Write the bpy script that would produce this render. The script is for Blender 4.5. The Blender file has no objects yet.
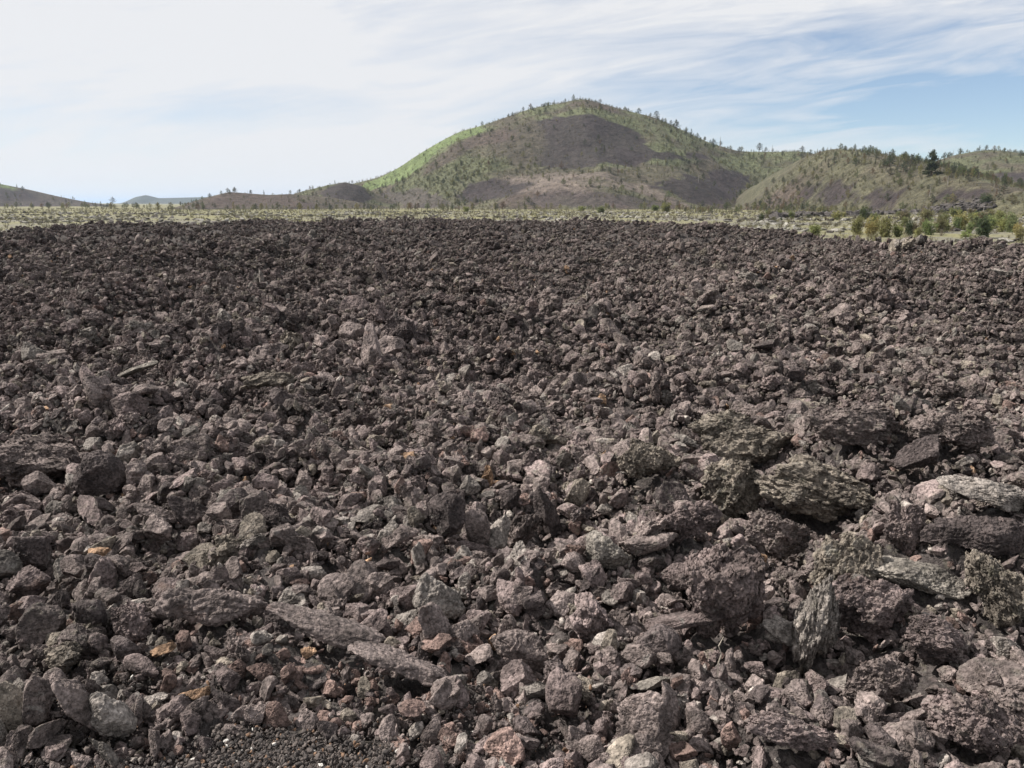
import bpy, bmesh, math, random
import numpy as np
from mathutils import Vector, Matrix, Euler, Quaternion

# ----------------------------------------------------------------------------
# noise in numpy
# ----------------------------------------------------------------------------
_pr = np.random.RandomState(7)
PERM = np.concatenate([_pr.permutation(512)] * 3).astype(np.int64)
GRAD = _pr.normal(size=(512, 3)); GRAD /= np.linalg.norm(GRAD, axis=1)[:, None]
RAND = _pr.rand(512, 3)

def _h(ix, iy, iz):
    return PERM[PERM[PERM[ix & 511] + (iy & 511)] + (iz & 511)]

def perlin(p, seed=0):
    p = p + np.array([seed * 13.7, seed * 7.31, seed * 3.93])
    i = np.floor(p).astype(np.int64); f = p - i
    w = f * f * f * (f * (f * 6 - 15) + 10)
    out = 0
    for dx in (0, 1):
        wx = w[:, 0] if dx else 1 - w[:, 0]
        for dy in (0, 1):
            wy = w[:, 1] if dy else 1 - w[:, 1]
            for dz in (0, 1):
                wz = w[:, 2] if dz else 1 - w[:, 2]
                g = GRAD[_h(i[:, 0] + dx, i[:, 1] + dy, i[:, 2] + dz)]
                out = out + wx * wy * wz * (g[:, 0] * (f[:, 0] - dx) + g[:, 1] * (f[:, 1] - dy) + g[:, 2] * (f[:, 2] - dz))
    return out * 1.5

def fbm(p, octs=4, seed=0, gain=0.5):
    a, s, out = 1.0, 1.0, 0
    for k in range(octs):
        out = out + a * perlin(p * s, seed + k * 5); a *= gain; s *= 2.03
    return out

def ridged(p, octs=4, seed=0, gain=0.5):
    a, s, out = 1.0, 1.0, 0
    for k in range(octs):
        out = out + a * (0.5 - np.abs(perlin(p * s, seed + k * 5))) * 2; a *= gain; s *= 2.1
    return out

def worley(p, seed=0, dims=3):
    p = p + np.array([seed * 9.1, seed * 4.7, seed * 2.3 if dims == 3 else 0])
    i = np.floor(p).astype(np.int64); f = p - i
    f1 = np.full(len(p), 9.0); f2 = f1.copy(); cid = np.zeros(len(p), np.int64)
    for dx in (-1, 0, 1):
        for dy in (-1, 0, 1):
            for dz in ((-1, 0, 1) if dims == 3 else (0,)):
                h = _h(i[:, 0] + dx, i[:, 1] + dy, i[:, 2] + dz)
                r = RAND[h]
                d = (dx + r[:, 0] - f[:, 0]) ** 2 + (dy + r[:, 1] - f[:, 1]) ** 2
                if dims == 3: d = d + (dz + r[:, 2] - f[:, 2]) ** 2
                m = d < f1
                f2 = np.where(m, f1, np.minimum(f2, d)); cid = np.where(m, h, cid); f1 = np.where(m, d, f1)
    return np.sqrt(f1), np.sqrt(f2), cid

def smooth(a, b, x):
    t = np.clip((x - a) / (b - a), 0, 1); return t * t * (3 - 2 * t)

def P2(x, y, z=0.0):
    return np.stack([x, y, np.full_like(x, z)], 1)

# ----------------------------------------------------------------------------
# the lie of the land (metres; the photographer stands at the origin, looking along +Y)
# ----------------------------------------------------------------------------
PLAIN = -1.7
# distance at which the flow ends, by bearing (tangent of the angle from straight ahead)
EDGE_B = np.array([-1.2, -0.64, -0.5, -0.3, -0.1, 0.1, 0.25, 0.32, 0.38, 0.5, 0.62, 0.8, 1.2])
EDGE_R = np.array([52, 60, 66, 76, 78, 70, 58, 50, 43, 36, 33, 30, 28.])

# broad humps and hollows of the flow: x, y, height, reach across, reach along
HUMPS = [
    (2.35, 5.0, 0.46, 0.75, 0.6), (2.0, 3.75, 0.2, 0.35, 0.3), (3.1, 3.75, 0.26, 0.6, 0.35), (1.15, 4.9, 0.20, 0.45, 0.45), (3.6, 4.6, 0.25, 0.7, 0.6),
    (-3.3, 5.6, 0.34, 0.75, 0.40), (-1.5, 4.45, 0.12, 0.5, 0.3),
    (0.25, 4.5, -0.20, 0.75, 0.35), (1.75, 3.4, 0.16, 0.45, 0.35), (2.5, 3.3, 0.20, 0.55, 0.4),
    (-0.75, 2.85, 0.04, 0.5, 0.3), (0.85, 3.25, -0.12, 0.4, 0.35), (0.15, 6.4, 0.10, 0.9, 0.5),
    (1.1, 7.2, 0.16, 0.9, 0.5), (-3.4, 9.2, 0.22, 1.3, 0.8), (4.2, 8.0, 0.22, 1.2, 0.8),
    (-5.5, 13.5, 0.3, 2.2, 1.2), (3.2, 12.5, 0.25, 2.2, 1.1), (8.5, 15.0, 0.4, 2.5, 1.5),
    (-1.2, 11.5, 0.15, 1.4, 0.7), (12, 22, 0.45, 3.5, 2.0), (-11, 24, 0.35, 4, 2.0),
]

def lava_height(x, y):
    x = np.asarray(x, float); y = np.asarray(y, float)
    r = np.hypot(x, y)
    near = smooth(1.9, 3.4, y + 0.25 * x)
    h = 0.46 * fbm(P2(x * 0.17, y * 0.17), 3, 1) * smooth(4, 14, r)
    h = h + (0.05 + 0.10 * near) * fbm(P2(x * 0.75, y * 0.75), 3, 11) + 0.13 * near * (ridged(P2(x * 1.1, y * 1.1), 3, 21) - 0.95) + 0.24 * smooth(5, 12, r) * (ridged(P2(x * .42, y * .42), 2, 22) - .8)
    for hx, hy, a, sx, sy in HUMPS:
        h = h + a * np.exp(-((x - hx) / sx) ** 2 - ((y - hy) / sy) ** 2)
    # the path of cinder gravel at the photographer's feet
    g = gravel_mask(x, y)
    h = h * (1 - g) + (-0.02) * g
    R = np.interp(x / np.maximum(y, 0.5), EDGE_B, EDGE_R) + 4.5 * fbm(P2(x * 0.10, y * 0.10), 4, 31)
    e = smooth(0, 5.5, r - R)
    return h * (1 - e) + (PLAIN - 0.5) * e

def gravel_mask(x, y):
    """1 on the cinder gravel of the path edge, 0 among the rocks"""
    n = 0.16 * fbm(P2(x * 2.2, y * 2.2), 2, 41)
    lim = np.interp(x, [-2.5, -1.7, -1.3, -0.75, -0.42, -0.1, 0.6, 2], [2.02, 2.08, 2.22, 2.38, 2.34, 1.9, 1.7, 1.7])
    return 1 - smooth(-0.08, 0.10, y + n - lim)

def plain_height(x, y):
    x = np.asarray(x, float); y = np.asarray(y, float)
    return PLAIN + 0.22 * fbm(P2(x * 0.03, y * 0.03), 3, 51) + 0.07 * fbm(P2(x * 0.25, y * 0.25), 2, 52)

# hills: ridge distance, then the skyline as (x, height) in metres along the ridge
HILLS = {}
def hill(name, Y, prof, slope, conc=1.25, rough=1.0, minw=50.0):
    a = np.array(prof, float)
    HILLS[name] = dict(Y=Y, x=a[:, 0], z=a[:, 1], slope=slope, conc=conc, rough=rough, minw=minw)

def hill_height(name, x, y):
    H = HILLS[name]
    # smoothed skyline
    xs = np.linspace(H['x'][0], H['x'][-1], 400)
    zs = np.interp(xs, H['x'], H['z'])
    k = np.hanning(13); k /= k.sum()
    zs = np.convolve(np.pad(zs, 6, mode='edge'), k, 'valid')
    top = np.interp(x, xs, zs) - PLAIN
    W = np.maximum(np.maximum(top, 0) / H['slope'] * 1.3, H['minw'])
    t = np.abs(y - H['Y']) / W
    t = np.sqrt(t * t + 0.012) - 0.11
    f = np.where(t < 1, np.maximum(1 - t, 0) ** H['conc'], -(t - 1) * 0.6)
    z = PLAIN - 0.6 + (np.maximum(top, 0) + 0.6) * f + np.minimum(top, 0)
    wn = np.clip(z - PLAIN, 0, 12) / 12 * H['rough']
    z = z + wn * (3.6 * fbm(P2(x * 0.018, y * 0.018), 3, 61) + 0.9 * fbm(P2(x * 0.11, y * 0.11), 3, 62)) * np.clip(t * 2.2, 0.10, 1)
    for n, bx, by, a, sx, sy, q in SWELLS:
        if n == name:
            z = z + a * np.exp(-(np.abs((x - bx) / sx) ** q) - (np.abs((y - by) / sy) ** q))
    return z

SWELLS = [('cone', 19.4, 486.6, 7.5, 44.2, 34, 2.0), ('cone', 113.8, 529.3, 5.0, 21.7, 30, 2.0), ('cone', 53.3, 572.5, -5.0, 46.5, 42, 3.0), ('cone', 160.8, 598.1, 4.0, 18.0, 30, 2.0)]
hill('cone', 680, [(-191.9, -5.5), (-174.9, 1.8), (-153.9, 9.8), (-137.2, 15.4), (-124.7, 18.6), (-108.2, 22.5), (-92.4, 29.7), (-76.6, 39.9), (-60.1, 49.3), (-43.7, 57.8), (-21.8, 63.3), (8.1, 73.3), (22.5, 77.1), (38.6, 79.8), (48.2, 81.7), (55.4, 83.2), (62.7, 81.7), (70.7, 79.4), (90.2, 74.4), (114.6, 68.7), (140.1, 57.8), (157.5, 50.1), (182.3, 43.0), (197.8, 42.3), (214.1, 42.3), (234.4, 43.0), (255.1, 39.1), (276.3, 29.7), (310.6, 14.6), (353.4, -0.7), (387.3, -7.1)], 0.5, 1.22, 1.0, 60)
hill('rhill', 430, [(93.2, -4.4), (116.6, -1.8), (127.8, 2.3), (137.2, 9.9), (145.8, 18.9), (154.6, 25.9), (163.6, 28.8), (179.2, 26.9), (195.0, 22.9), (208.3, 19.4), (232.2, 14.4), (266.1, 9.4), (306.6, 3.3), (349.6, -3.9)], 0.2, 1.1, 0.45, 60)
hill('fhill', 620, [(254.4, 0.3), (282.8, 17.1), (300.4, 27.2), (314.8, 31.5), (332.7, 37.2), (350.9, 40.1), (365.9, 38.7), (380.5, 35.1), (423.8, 24.3), (478.3, 11.3), (556.2, -3.4)], 0.26, 1.15, 0.6, 60)
hill('lowhill', 520, [(-216.3, -3.8), (-203.2, 1.8), (-193.5, 4.8), (-177.4, 8.5), (-152.4, 6.7), (-139.7, 7.3), (-114.7, 5.4), (-89.6, 1.1), (-58.2, -3.8)], 0.22, 1.1, 0.25, 30)
hill('mound', 600, [(-187.6, -4.7), (-172.5, 3.2), (-153.9, 9.5), (-135.5, 13.8), (-120.9, 16.6), (-108.7, 13.8), (-95.9, 6.7), (-81.6, 1.0), (-59.8, -4.7)], 0.36, 1.15, 0.3, 40)
hill('lhill', 900, [(-1003.6, 57.4), (-874.4, 57.4), (-767.9, 51.2), (-662.2, 38.7), (-556.3, 21.9), (-524.6, 15.6), (-492.8, 8.1), (-466.2, 2.8), (-439.4, -1.4), (-396.5, -10.0)], 0.3, 1.1, 0.3, 60)
hill('distant', 3800, [(-1845.9, -11.8), (-1784.0, 6.2), (-1731.0, 28.7), (-1684.0, 37.7), (-1630.1, 24.2), (-1593.3, 24.2), (-1413.3, 28.7), (-1299.3, 15.2), (-1163.2, -16.3)], 0.3, 1.1, 0.3, 60)
# ground cover of the hills: (hill, kind, outline in plan)
ZONES = [
    ('cone', 'wood', [(-94.7, 615.3), (-87.1, 644.9), (-54.1, 626.3), (-31.4, 626.5), (-5.0, 598.6), (5.4, 562.2), (30.9, 535.0), (-7.9, 547.1), (-35.0, 557.8), (-40.0, 532.1), (-60.9, 545.2)]),
    ('cone', 'scrub', [(-21.5, 557.3), (5.4, 563.7), (55.8, 527.5), (132.1, 585.1), (152.1, 593.4), (105.9, 522.8), (76.6, 495.3), (28.1, 485.3)]),
    ('cone', 'cinder', [(-17.5, 609.3), (-10.4, 624.7), (12.2, 639.7), (43.3, 629.1), (65.1, 623.8), (84.0, 625.3), (92.8, 618.6), (96.7, 603.9), (100.8, 588.7), (119.2, 592.6), (142.1, 614.4), (134.0, 594.1), (101.1, 569.1), (86.4, 562.5), (49.8, 530.7), (25.1, 549.6), (-1.4, 567.7)]),
    ('cone', 'scrub', [(-47.0, 633.1), (-32.3, 645.5), (-9.2, 646.1), (17.6, 645.8), (22.9, 579.7), (12.0, 554.2), (-4.8, 569.8), (-22.9, 597.8)]),
    ('cone', 'red', [(-44.0, 646.0), (-24.6, 644.9), (-1.5, 636.4), (2.2, 609.4), (-23.8, 621.3), (-45.2, 606.9), (-63.6, 606.6), (-68.6, 619.6), (-54.7, 634.0)]),
    ('cone', 'bright', [(-119.1, 656.7), (-119.3, 672.4), (-91.0, 677.4), (-58.0, 675.7), (-33.7, 676.0), (-24.1, 676.1), (-20.1, 648.4), (-38.4, 643.9), (-55.7, 646.2), (-66.2, 633.6), (-81.6, 632.8), (-99.7, 650.2)]),
    ('cone', 'cinder', [(-37.1, 536.9), (-29.1, 547.8), (-14.5, 548.3), (5.2, 539.7), (27.9, 482.0), (27.4, 471.8), (4.7, 482.4), (-7.1, 485.4), (-19.4, 499.4), (-34.1, 521.0)]),
    ('cone', 'apron', [(27.4, 471.8), (49.6, 465.5), (73.3, 472.9), (88.5, 467.0), (70.1, 451.0), (42.2, 445.1), (15.4, 453.1), (4.5, 465.8)]),
    ('cone', 'pale', [(17.6, 522.3), (51.9, 489.1), (84.5, 507.2), (93.7, 496.2), (103.6, 479.4), (97.8, 473.8), (83.7, 483.4), (67.9, 475.1), (44.4, 470.7), (19.0, 475.5), (4.7, 484.5), (10.6, 485.9)]),
    ('cone', 'pale', [(-7.9, 549.1), (30.9, 535.0), (66.0, 507.0), (57.8, 489.2), (28.7, 495.4)]),
    ('cone', 'cinder', [(82.6, 502.9), (106.6, 526.3), (149.2, 590.3), (166.2, 619.4), (175.8, 618.5), (163.6, 581.0), (133.6, 517.5), (109.9, 481.2), (99.1, 486.7)]),
    ('cone', 'apron', [(-78.1, 574.2), (-100.7, 629.8), (-93.6, 634.5), (-64.7, 581.7), (-40.0, 532.1), (-31.6, 500.4), (-59.8, 534.8)]),
    ('cone', 'red', [(43.6, 659.1), (55.6, 672.8), (78.1, 673.7), (94.1, 673.0), (74.8, 644.1), (55.2, 639.2)]),
    ('rhill', 'cinder', [(139.3, 399.9), (143.9, 380.7), (147.1, 355.3), (148.7, 329.8), (147.7, 314.2), (144.6, 312.6), (141.7, 325.8), (137.8, 356.7), (135.6, 381.2), (136.1, 396.9)]),
    ('rhill', 'cinder', [(150.7, 297.8), (154.2, 291.2), (157.9, 275.9), (154.1, 271.6), (150.6, 283.4)]),
    ('rhill', 'red', [(107.8, 426.0), (125.6, 422.3), (135.6, 424.6), (141.4, 415.7), (137.8, 395.1), (131.1, 381.1), (115.9, 400.6)]),
    ('fhill', 'cinder', [(307.0, 568.8), (322.1, 548.5), (330.2, 529.2), (322.8, 516.4), (306.5, 542.8)]),
    ('lhill', 'bright', [(-664.8, 904.3), (-558.9, 904.7), (-546.5, 904.8), (-533.9, 886.5), (-548.4, 886.5), (-633.0, 858.1)]),
    ('lowhill', 'red', [(-186.0, 499.6), (-177.1, 519.2), (-157.1, 514.9), (-139.7, 520.0), (-124.4, 483.3), (-175.7, 463.4)]),
    ('mound', 'cinder', [(-132.6, 546.1), (-133.2, 579.6), (-125.7, 598.7), (-115.9, 600.5), (-105.0, 594.7), (-97.6, 583.2), (-107.4, 545.6), (-123.9, 531.0)]),
]
TINT = {'grey': (0.121, 0.098, 0.091), 'dark': (0.062, 0.05, 0.048), 'pale': (0.188, 0.166, 0.15), 'red': (0.132, 0.092, 0.08), 'orange': (0.24, 0.155, 0.1), 'purple': (0.121, 0.095, 0.09), 'tan': (0.145, 0.124, 0.103), 'ash': (0.126, 0.108, 0.099), 'crust': (0.165, 0.148, 0.13)}
# rocks one can point to: x, y, width, height, shape, tint, roll, depth, lichen, label, short name
ROCKS = [
    (0.857, 2.962, 0.443, 0.472, 'rough', 'purple', 8, 1.0, 0.1, 'dark rounded knobbly boulder with deep shadow along its right side', 'dark knobbly boulder'),
    (0.721, 2.947, 0.364, 0.138, 'slab', 'purple', -14, 1.0, 0, 'dark tongue-shaped slab leaning out to the left from under the knobbly boulder', 'dark leaning tongue slab'),
    (1.476, 3.227, 0.343, 0.387, 'spire', 'tan', 6, 0.8, 0.5, 'tall pointed lichen-flecked crag rising in the right foreground', 'pointed lichen-flecked crag'),
    (1.751, 3.12, 0.543, 0.195, 'slab', 'crust', 8, 1.0, 0.2, 'long pale-topped slab lying to the right of the pointed crag', 'long pale-topped slab'),
    (2.184, 3.391, 0.472, 0.207, 'strata', 'pale', 12, 1.3, 0.1, 'pale grey platy slab with fine parallel layers at the right edge', 'pale platy slab'),
    (2.054, 3.238, 0.478, 0.182, 'strata', 'dark', 0, 1.0, 0, 'dark finely layered slab lying under the pale platy slab', 'dark layered slab'),
    (1.219, 2.868, 0.273, 0.47, 'rough', 'pale', 6, 0.9, 0.2, 'pale crusted upright rock standing right of the dark knobbly boulder', 'pale crusted upright rock'),
    (1.713, 4.114, 0.775, 0.478, 'rough', 'tan', 10, 0.9, 0.4, 'broad arched lava outcrop with a black hollow beneath its left end', 'arched outcrop'),
    (1.767, 3.357, 0.265, 0.297, 'rough', 'purple', 20, 0.9, 0.1, 'dark jagged lump between the arched outcrop and the layered slab', 'dark jagged lump'),
    (2.358, 4.357, 0.354, 0.286, 'block', 'dark', -22, 0.9, 0, 'dark slanted flat-faced block above the pale platy slab', 'dark slanted block'),
    (1.286, 4.343, 0.435, 0.449, 'rough', 'tan', -8, 0.9, 0.6, 'rugged yellow-flecked outcrop left of the arched outcrop', 'yellow-flecked outcrop'),
    (1.571, 5.098, 0.746, 0.393, 'rough', 'tan', 0, 0.9, 0.3, 'wide knobbly grey-brown outcrop rising behind the yellow-flecked outcrop', 'wide knobbly outcrop'),
    (0.874, 3.671, 0.382, 0.301, 'rough', 'purple', -20, 0.9, 0, 'pinkish grey craggy rock left of the yellow-flecked outcrop', 'pinkish craggy rock'),
    (0.831, 3.485, 0.274, 0.217, 'block', 'purple', 10, 1, 0.0, 'smooth-shouldered grey boulder just behind the dark knobbly boulder', 'smooth-shouldered boulder'),
    (1.989, 2.96, 0.306, 0.354, 'rough', 'tan', -12, 1, 0.3, 'bulky brown rock cut off by the right edge of the view', 'bulky brown edge rock'),
    (1.614, 2.716, 0.311, 0.249, 'rough', 'purple', 15, 1, 0.1, 'rough purplish block in the hollow below the long pale slab', 'rough purplish block'),
    (1.309, 2.533, 0.294, 0.235, 'rough', 'grey', -10, 1, 0.1, 'rough grey lump low in the right foreground rubble', 'rough grey lump'),
    (1.48, 2.196, 0.332, 0.207, 'rough', 'purple', 5, 1, 0.2, 'large rough rock in the bottom right corner', 'bottom corner rock'),
    (0.891, 2.207, 0.356, 0.171, 'rough', 'purple', 12, 1, 0.2, 'low brownish rock at the bottom edge under the pale crusted rock', 'low brownish rock'),
    (-1.242, 2.95, 0.453, 0.194, 'rope', 'grey', 4, 0.8, 0, 'long wrinkled lava log with a rounded top lying across the left foreground', 'wrinkled lava log'),
    (-0.724, 2.757, 0.472, 0.229, 'rope', 'grey', 20, 1.2, 0, 'broad ridged grey slab sloping down to the right beside the wrinkled log', 'ridged sloping slab'),
    (-0.423, 2.609, 0.379, 0.204, 'rope', 'grey', 24, 1.2, 0, 'lower ridged slab continuing the sloping run of ropy lava', 'lower ridged slab'),
    (-1.586, 2.37, 0.134, 0.221, 'block', 'grey', 14, 0.9, 0, 'upright grey slab with a dark hollow at its foot in the bottom left', 'upright hollow-footed slab'),
    (-1.41, 2.325, 0.112, 0.264, 'rope', 'grey', 58, 0.9, 0, 'narrow rope-like rib of lava slanting down to the gravel', 'narrow slanting rib'),
    (-1.332, 2.325, 0.145, 0.191, 'rope', 'pale', 52, 0.9, 0, 'wide pale rib of lava beside the narrow slanting rib', 'wide pale rib'),
    (-1.684, 2.67, 0.178, 0.134, 'rough', 'tan', -10, 1, 0, 'brown overhanging rock above the upright hollow-footed slab', 'brown overhanging rock'),
    (-1.69, 2.363, 0.147, 0.194, 'block', 'tan', 0, 1, 0, 'smooth tan boulder cut off by the left edge near the gravel', 'smooth tan boulder'),
    (-1.353, 2.765, 0.13, 0.076, 'block', 'orange', -15, 1, 0, 'bright orange-tan stone under the wrinkled lava log', 'orange-tan stone'),
    (-1.556, 2.933, 0.194, 0.161, 'rough', 'purple', 0, 1, 0, 'dark hollowed rock left of the orange-tan stone', 'dark hollowed rock'),
    (-1.378, 2.666, 0.17, 0.089, 'block', 'purple', 8, 1, 0, 'smooth purplish stone just in front of the orange-tan stone', 'smooth purplish stone'),
    (-1.264, 2.506, 0.098, 0.049, 'slab', 'pale', -12, 1.2, 0, 'small pale pinkish plate lying loose above the gravel', 'pale pinkish plate'),
    (-0.708, 2.524, 0.078, 0.057, 'block', 'tan', -5, 1, 0, 'small tan pebble-like stone at the upper rim of the gravel', 'tan rim stone'),
    (-0.925, 2.619, 0.109, 0.066, 'slab', 'red', 6, 1.2, 0, 'reddish flat chip below the right end of the wrinkled log', 'reddish flat chip'),
    (-1.128, 2.517, 0.12, 0.056, 'slab', 'orange', -10, 1.2, 0, 'orange-stained flat stone between the pinkish plate and the gravel', 'orange-stained flat stone'),
    (0.192, 2.574, 0.167, 0.21, 'block', 'purple', -8, 0.9, 0.1, 'blocky upright rock with a domed top near the bottom centre', 'domed upright rock'),
    (0.04, 2.902, 0.266, 0.201, 'rope', 'grey', 30, 0.8, 0, 'furrowed grey slab pointing down to the right in the bottom centre', 'furrowed grey slab'),
    (-0.32, 3.246, 0.257, 0.231, 'rope', 'pale', 26, 0.9, 0, 'pale ribbed block left of the furrowed slab', 'pale ribbed block'),
    (0.53, 2.655, 0.156, 0.082, 'block', 'crust', -18, 1, 0, 'light wedge-shaped stone right of the domed upright rock', 'light wedge stone'),
    (-0.47, 3.719, 0.08, 0.16, 'block', 'pale', -6, 0.8, 0, 'small light rectangular stone standing on end', 'light standing stone'),
    (0.46, 3.559, 0.259, 0.221, 'strata', 'crust', 28, 0.9, 0, 'rock with curved pale bands across its face', 'pale-banded rock'),
    (-0.078, 4.175, 0.123, 0.257, 'block', 'pale', 12, 0.8, 0, 'light-faced upright stone in the central hollow', 'light-faced upright stone'),
    (-0.187, 4.126, 0.176, 0.242, 'block', 'grey', -12, 0.8, 0, 'grey upright stone left of the light-faced one in the central hollow', 'grey upright stone'),
    (0.058, 4.346, 0.233, 0.303, 'rough', 'grey', 18, 0.8, 0, 'craggy upright rock on the right of the light-faced stone', 'craggy upright rock'),
    (-0.359, 4.077, 0.239, 0.261, 'block', 'dark', 5, 0.9, 0, 'dark brown block on the left lip of the central hollow', 'dark brown block'),
    (-0.591, 3.808, 0.234, 0.112, 'slab', 'grey', -28, 0.8, 0, 'slanted smooth plank-like slab left of the dark brown block', 'plank-like slab'),
    (-0.194, 4.018, 0.302, 0.119, 'slab', 'purple', 15, 0.9, 0, 'low brown slab lying in front of the upright stones', 'low brown slab'),
    (0.199, 4.529, 0.169, 0.338, 'slab', 'dark', 70, 0.8, 0, 'dark thin slab standing nearly upright right of the central hollow', 'dark thin upright slab'),
    (0.408, 4.685, 0.161, 0.21, 'block', 'tan', 5, 0.8, 0, 'tan-faced square stone behind the dark thin slab', 'tan square stone'),
    (-0.262, 4.736, 0.15, 0.15, 'block', 'pale', 10, 0.9, 0, 'pale angular stone at the back of the central hollow', 'pale angular stone'),
    (-0.157, 4.991, 0.105, 0.184, 'rough', 'orange', -8, 0.9, 0, 'rust-coloured upright chip beside the pale angular stone', 'rust-coloured chip'),
    (-0.012, 4.611, 0.146, 0.146, 'block', 'dark', 5, 0.9, 0, 'nearly black stone beside the rust-coloured chip', 'nearly black stone'),
    (-3.203, 5.052, 0.731, 0.412, 'rough', 'grey', 4, 0.9, 0.1, 'broad pale-topped outcrop with a dark front face at the left edge', 'broad left outcrop'),
    (-2.587, 4.723, 0.336, 0.311, 'block', 'dark', 0, 0.9, 0, 'dark flat-fronted block at the right end of the broad left outcrop', 'dark flat-fronted block'),
    (-2.01, 4.201, 0.279, 0.167, 'slab', 'grey', 22, 0.9, 0, 'slab pair with split edges in the left middle ground', 'split slab'),
    (-1.843, 4.257, 0.249, 0.203, 'slab', 'dark', 40, 0.8, 0, 'dark tilted plate leaning right beside the split slab', 'dark tilted plate'),
    (-1.295, 3.985, 0.297, 0.212, 'rough', 'dark', -5, 0.9, 0, 'dark brown rock with a black hollow on its left side', 'hollow-sided dark rock'),
    (-2.429, 3.742, 0.252, 0.252, 'block', 'dark', 10, 0.9, 0, 'dark angular boulder near the left edge', 'dark angular boulder'),
    (-2.103, 3.52, 0.219, 0.19, 'block', 'grey', -20, 0.9, 0, 'grey blocky rock right of the dark angular boulder', 'grey blocky rock'),
    (-2.127, 3.81, 0.133, 0.082, 'block', 'orange', 0, 1, 0, 'tan-orange stone behind the grey blocky rock', 'tan-orange stone'),
    (-2.04, 3.836, 0.072, 0.062, 'block', 'orange', 20, 1, 0, 'little orange stone next to the tan-orange stone', 'little orange stone'),
    (-2.2, 3.333, 0.235, 0.19, 'strata', 'purple', -30, 0.9, 0, 'purplish ridged rock below the dark angular boulder', 'purplish ridged rock'),
    (-1.925, 3.143, 0.068, 0.094, 'block', 'dark', 0, 0.9, 0, 'small bluish dark glassy stone beside the purplish ridged rock', 'bluish dark stone'),
    (1.345, 3.808, 0.386, 0.302, 'rough', 'grey', 10, 1, 0.3, 'knobbly grey mass filling the gap in front of the yellow-flecked outcrop', 'knobbly grey mass'),
    (1.469, 2.986, 0.407, 0.291, 'rough', 'purple', -6, 1, 0.1, 'wide dark craggy mass below the pointed crag', 'wide craggy mass'),
    (0.869, 4.796, 0.446, 0.327, 'rough', 'tan', 12, 1, 0.3, 'brownish crag standing apart left of the wide knobbly outcrop', 'brownish lone crag'),
    (2.665, 4.571, 0.562, 0.309, 'rough', 'grey', -6, 1, 0.2, 'grey crag at the right edge above the dark slanted block', 'grey edge crag'),
    (2.102, 4.648, 0.641, 0.299, 'rough', 'grey', 4, 1, 0.3, 'low grey crag behind the arched outcrop', 'low grey crag'),
    (2.667, 7.391, 0.226, 0.207, 'block', 'dark', -10, 1, 0, 'dark rounded boulder standing alone in the right middle ground', 'dark lone boulder'),
    (8.958, 14.827, 0.477, 0.184, 'slab', 'pale', 0, 1.4, 0, 'pale flat boulder far back at the right edge', 'pale far boulder'),
    (-2.147, 6.798, 0.522, 0.261, 'rough', 'tan', -10, 1, 0.2, 'brown humped outcrop in the left middle ground', 'brown humped outcrop'),
    (-3.848, 7.992, 0.448, 0.224, 'slab', 'crust', -20, 1.2, 0.2, 'pale tilted slab in the far left middle ground', 'pale tilted slab'),
]
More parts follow.
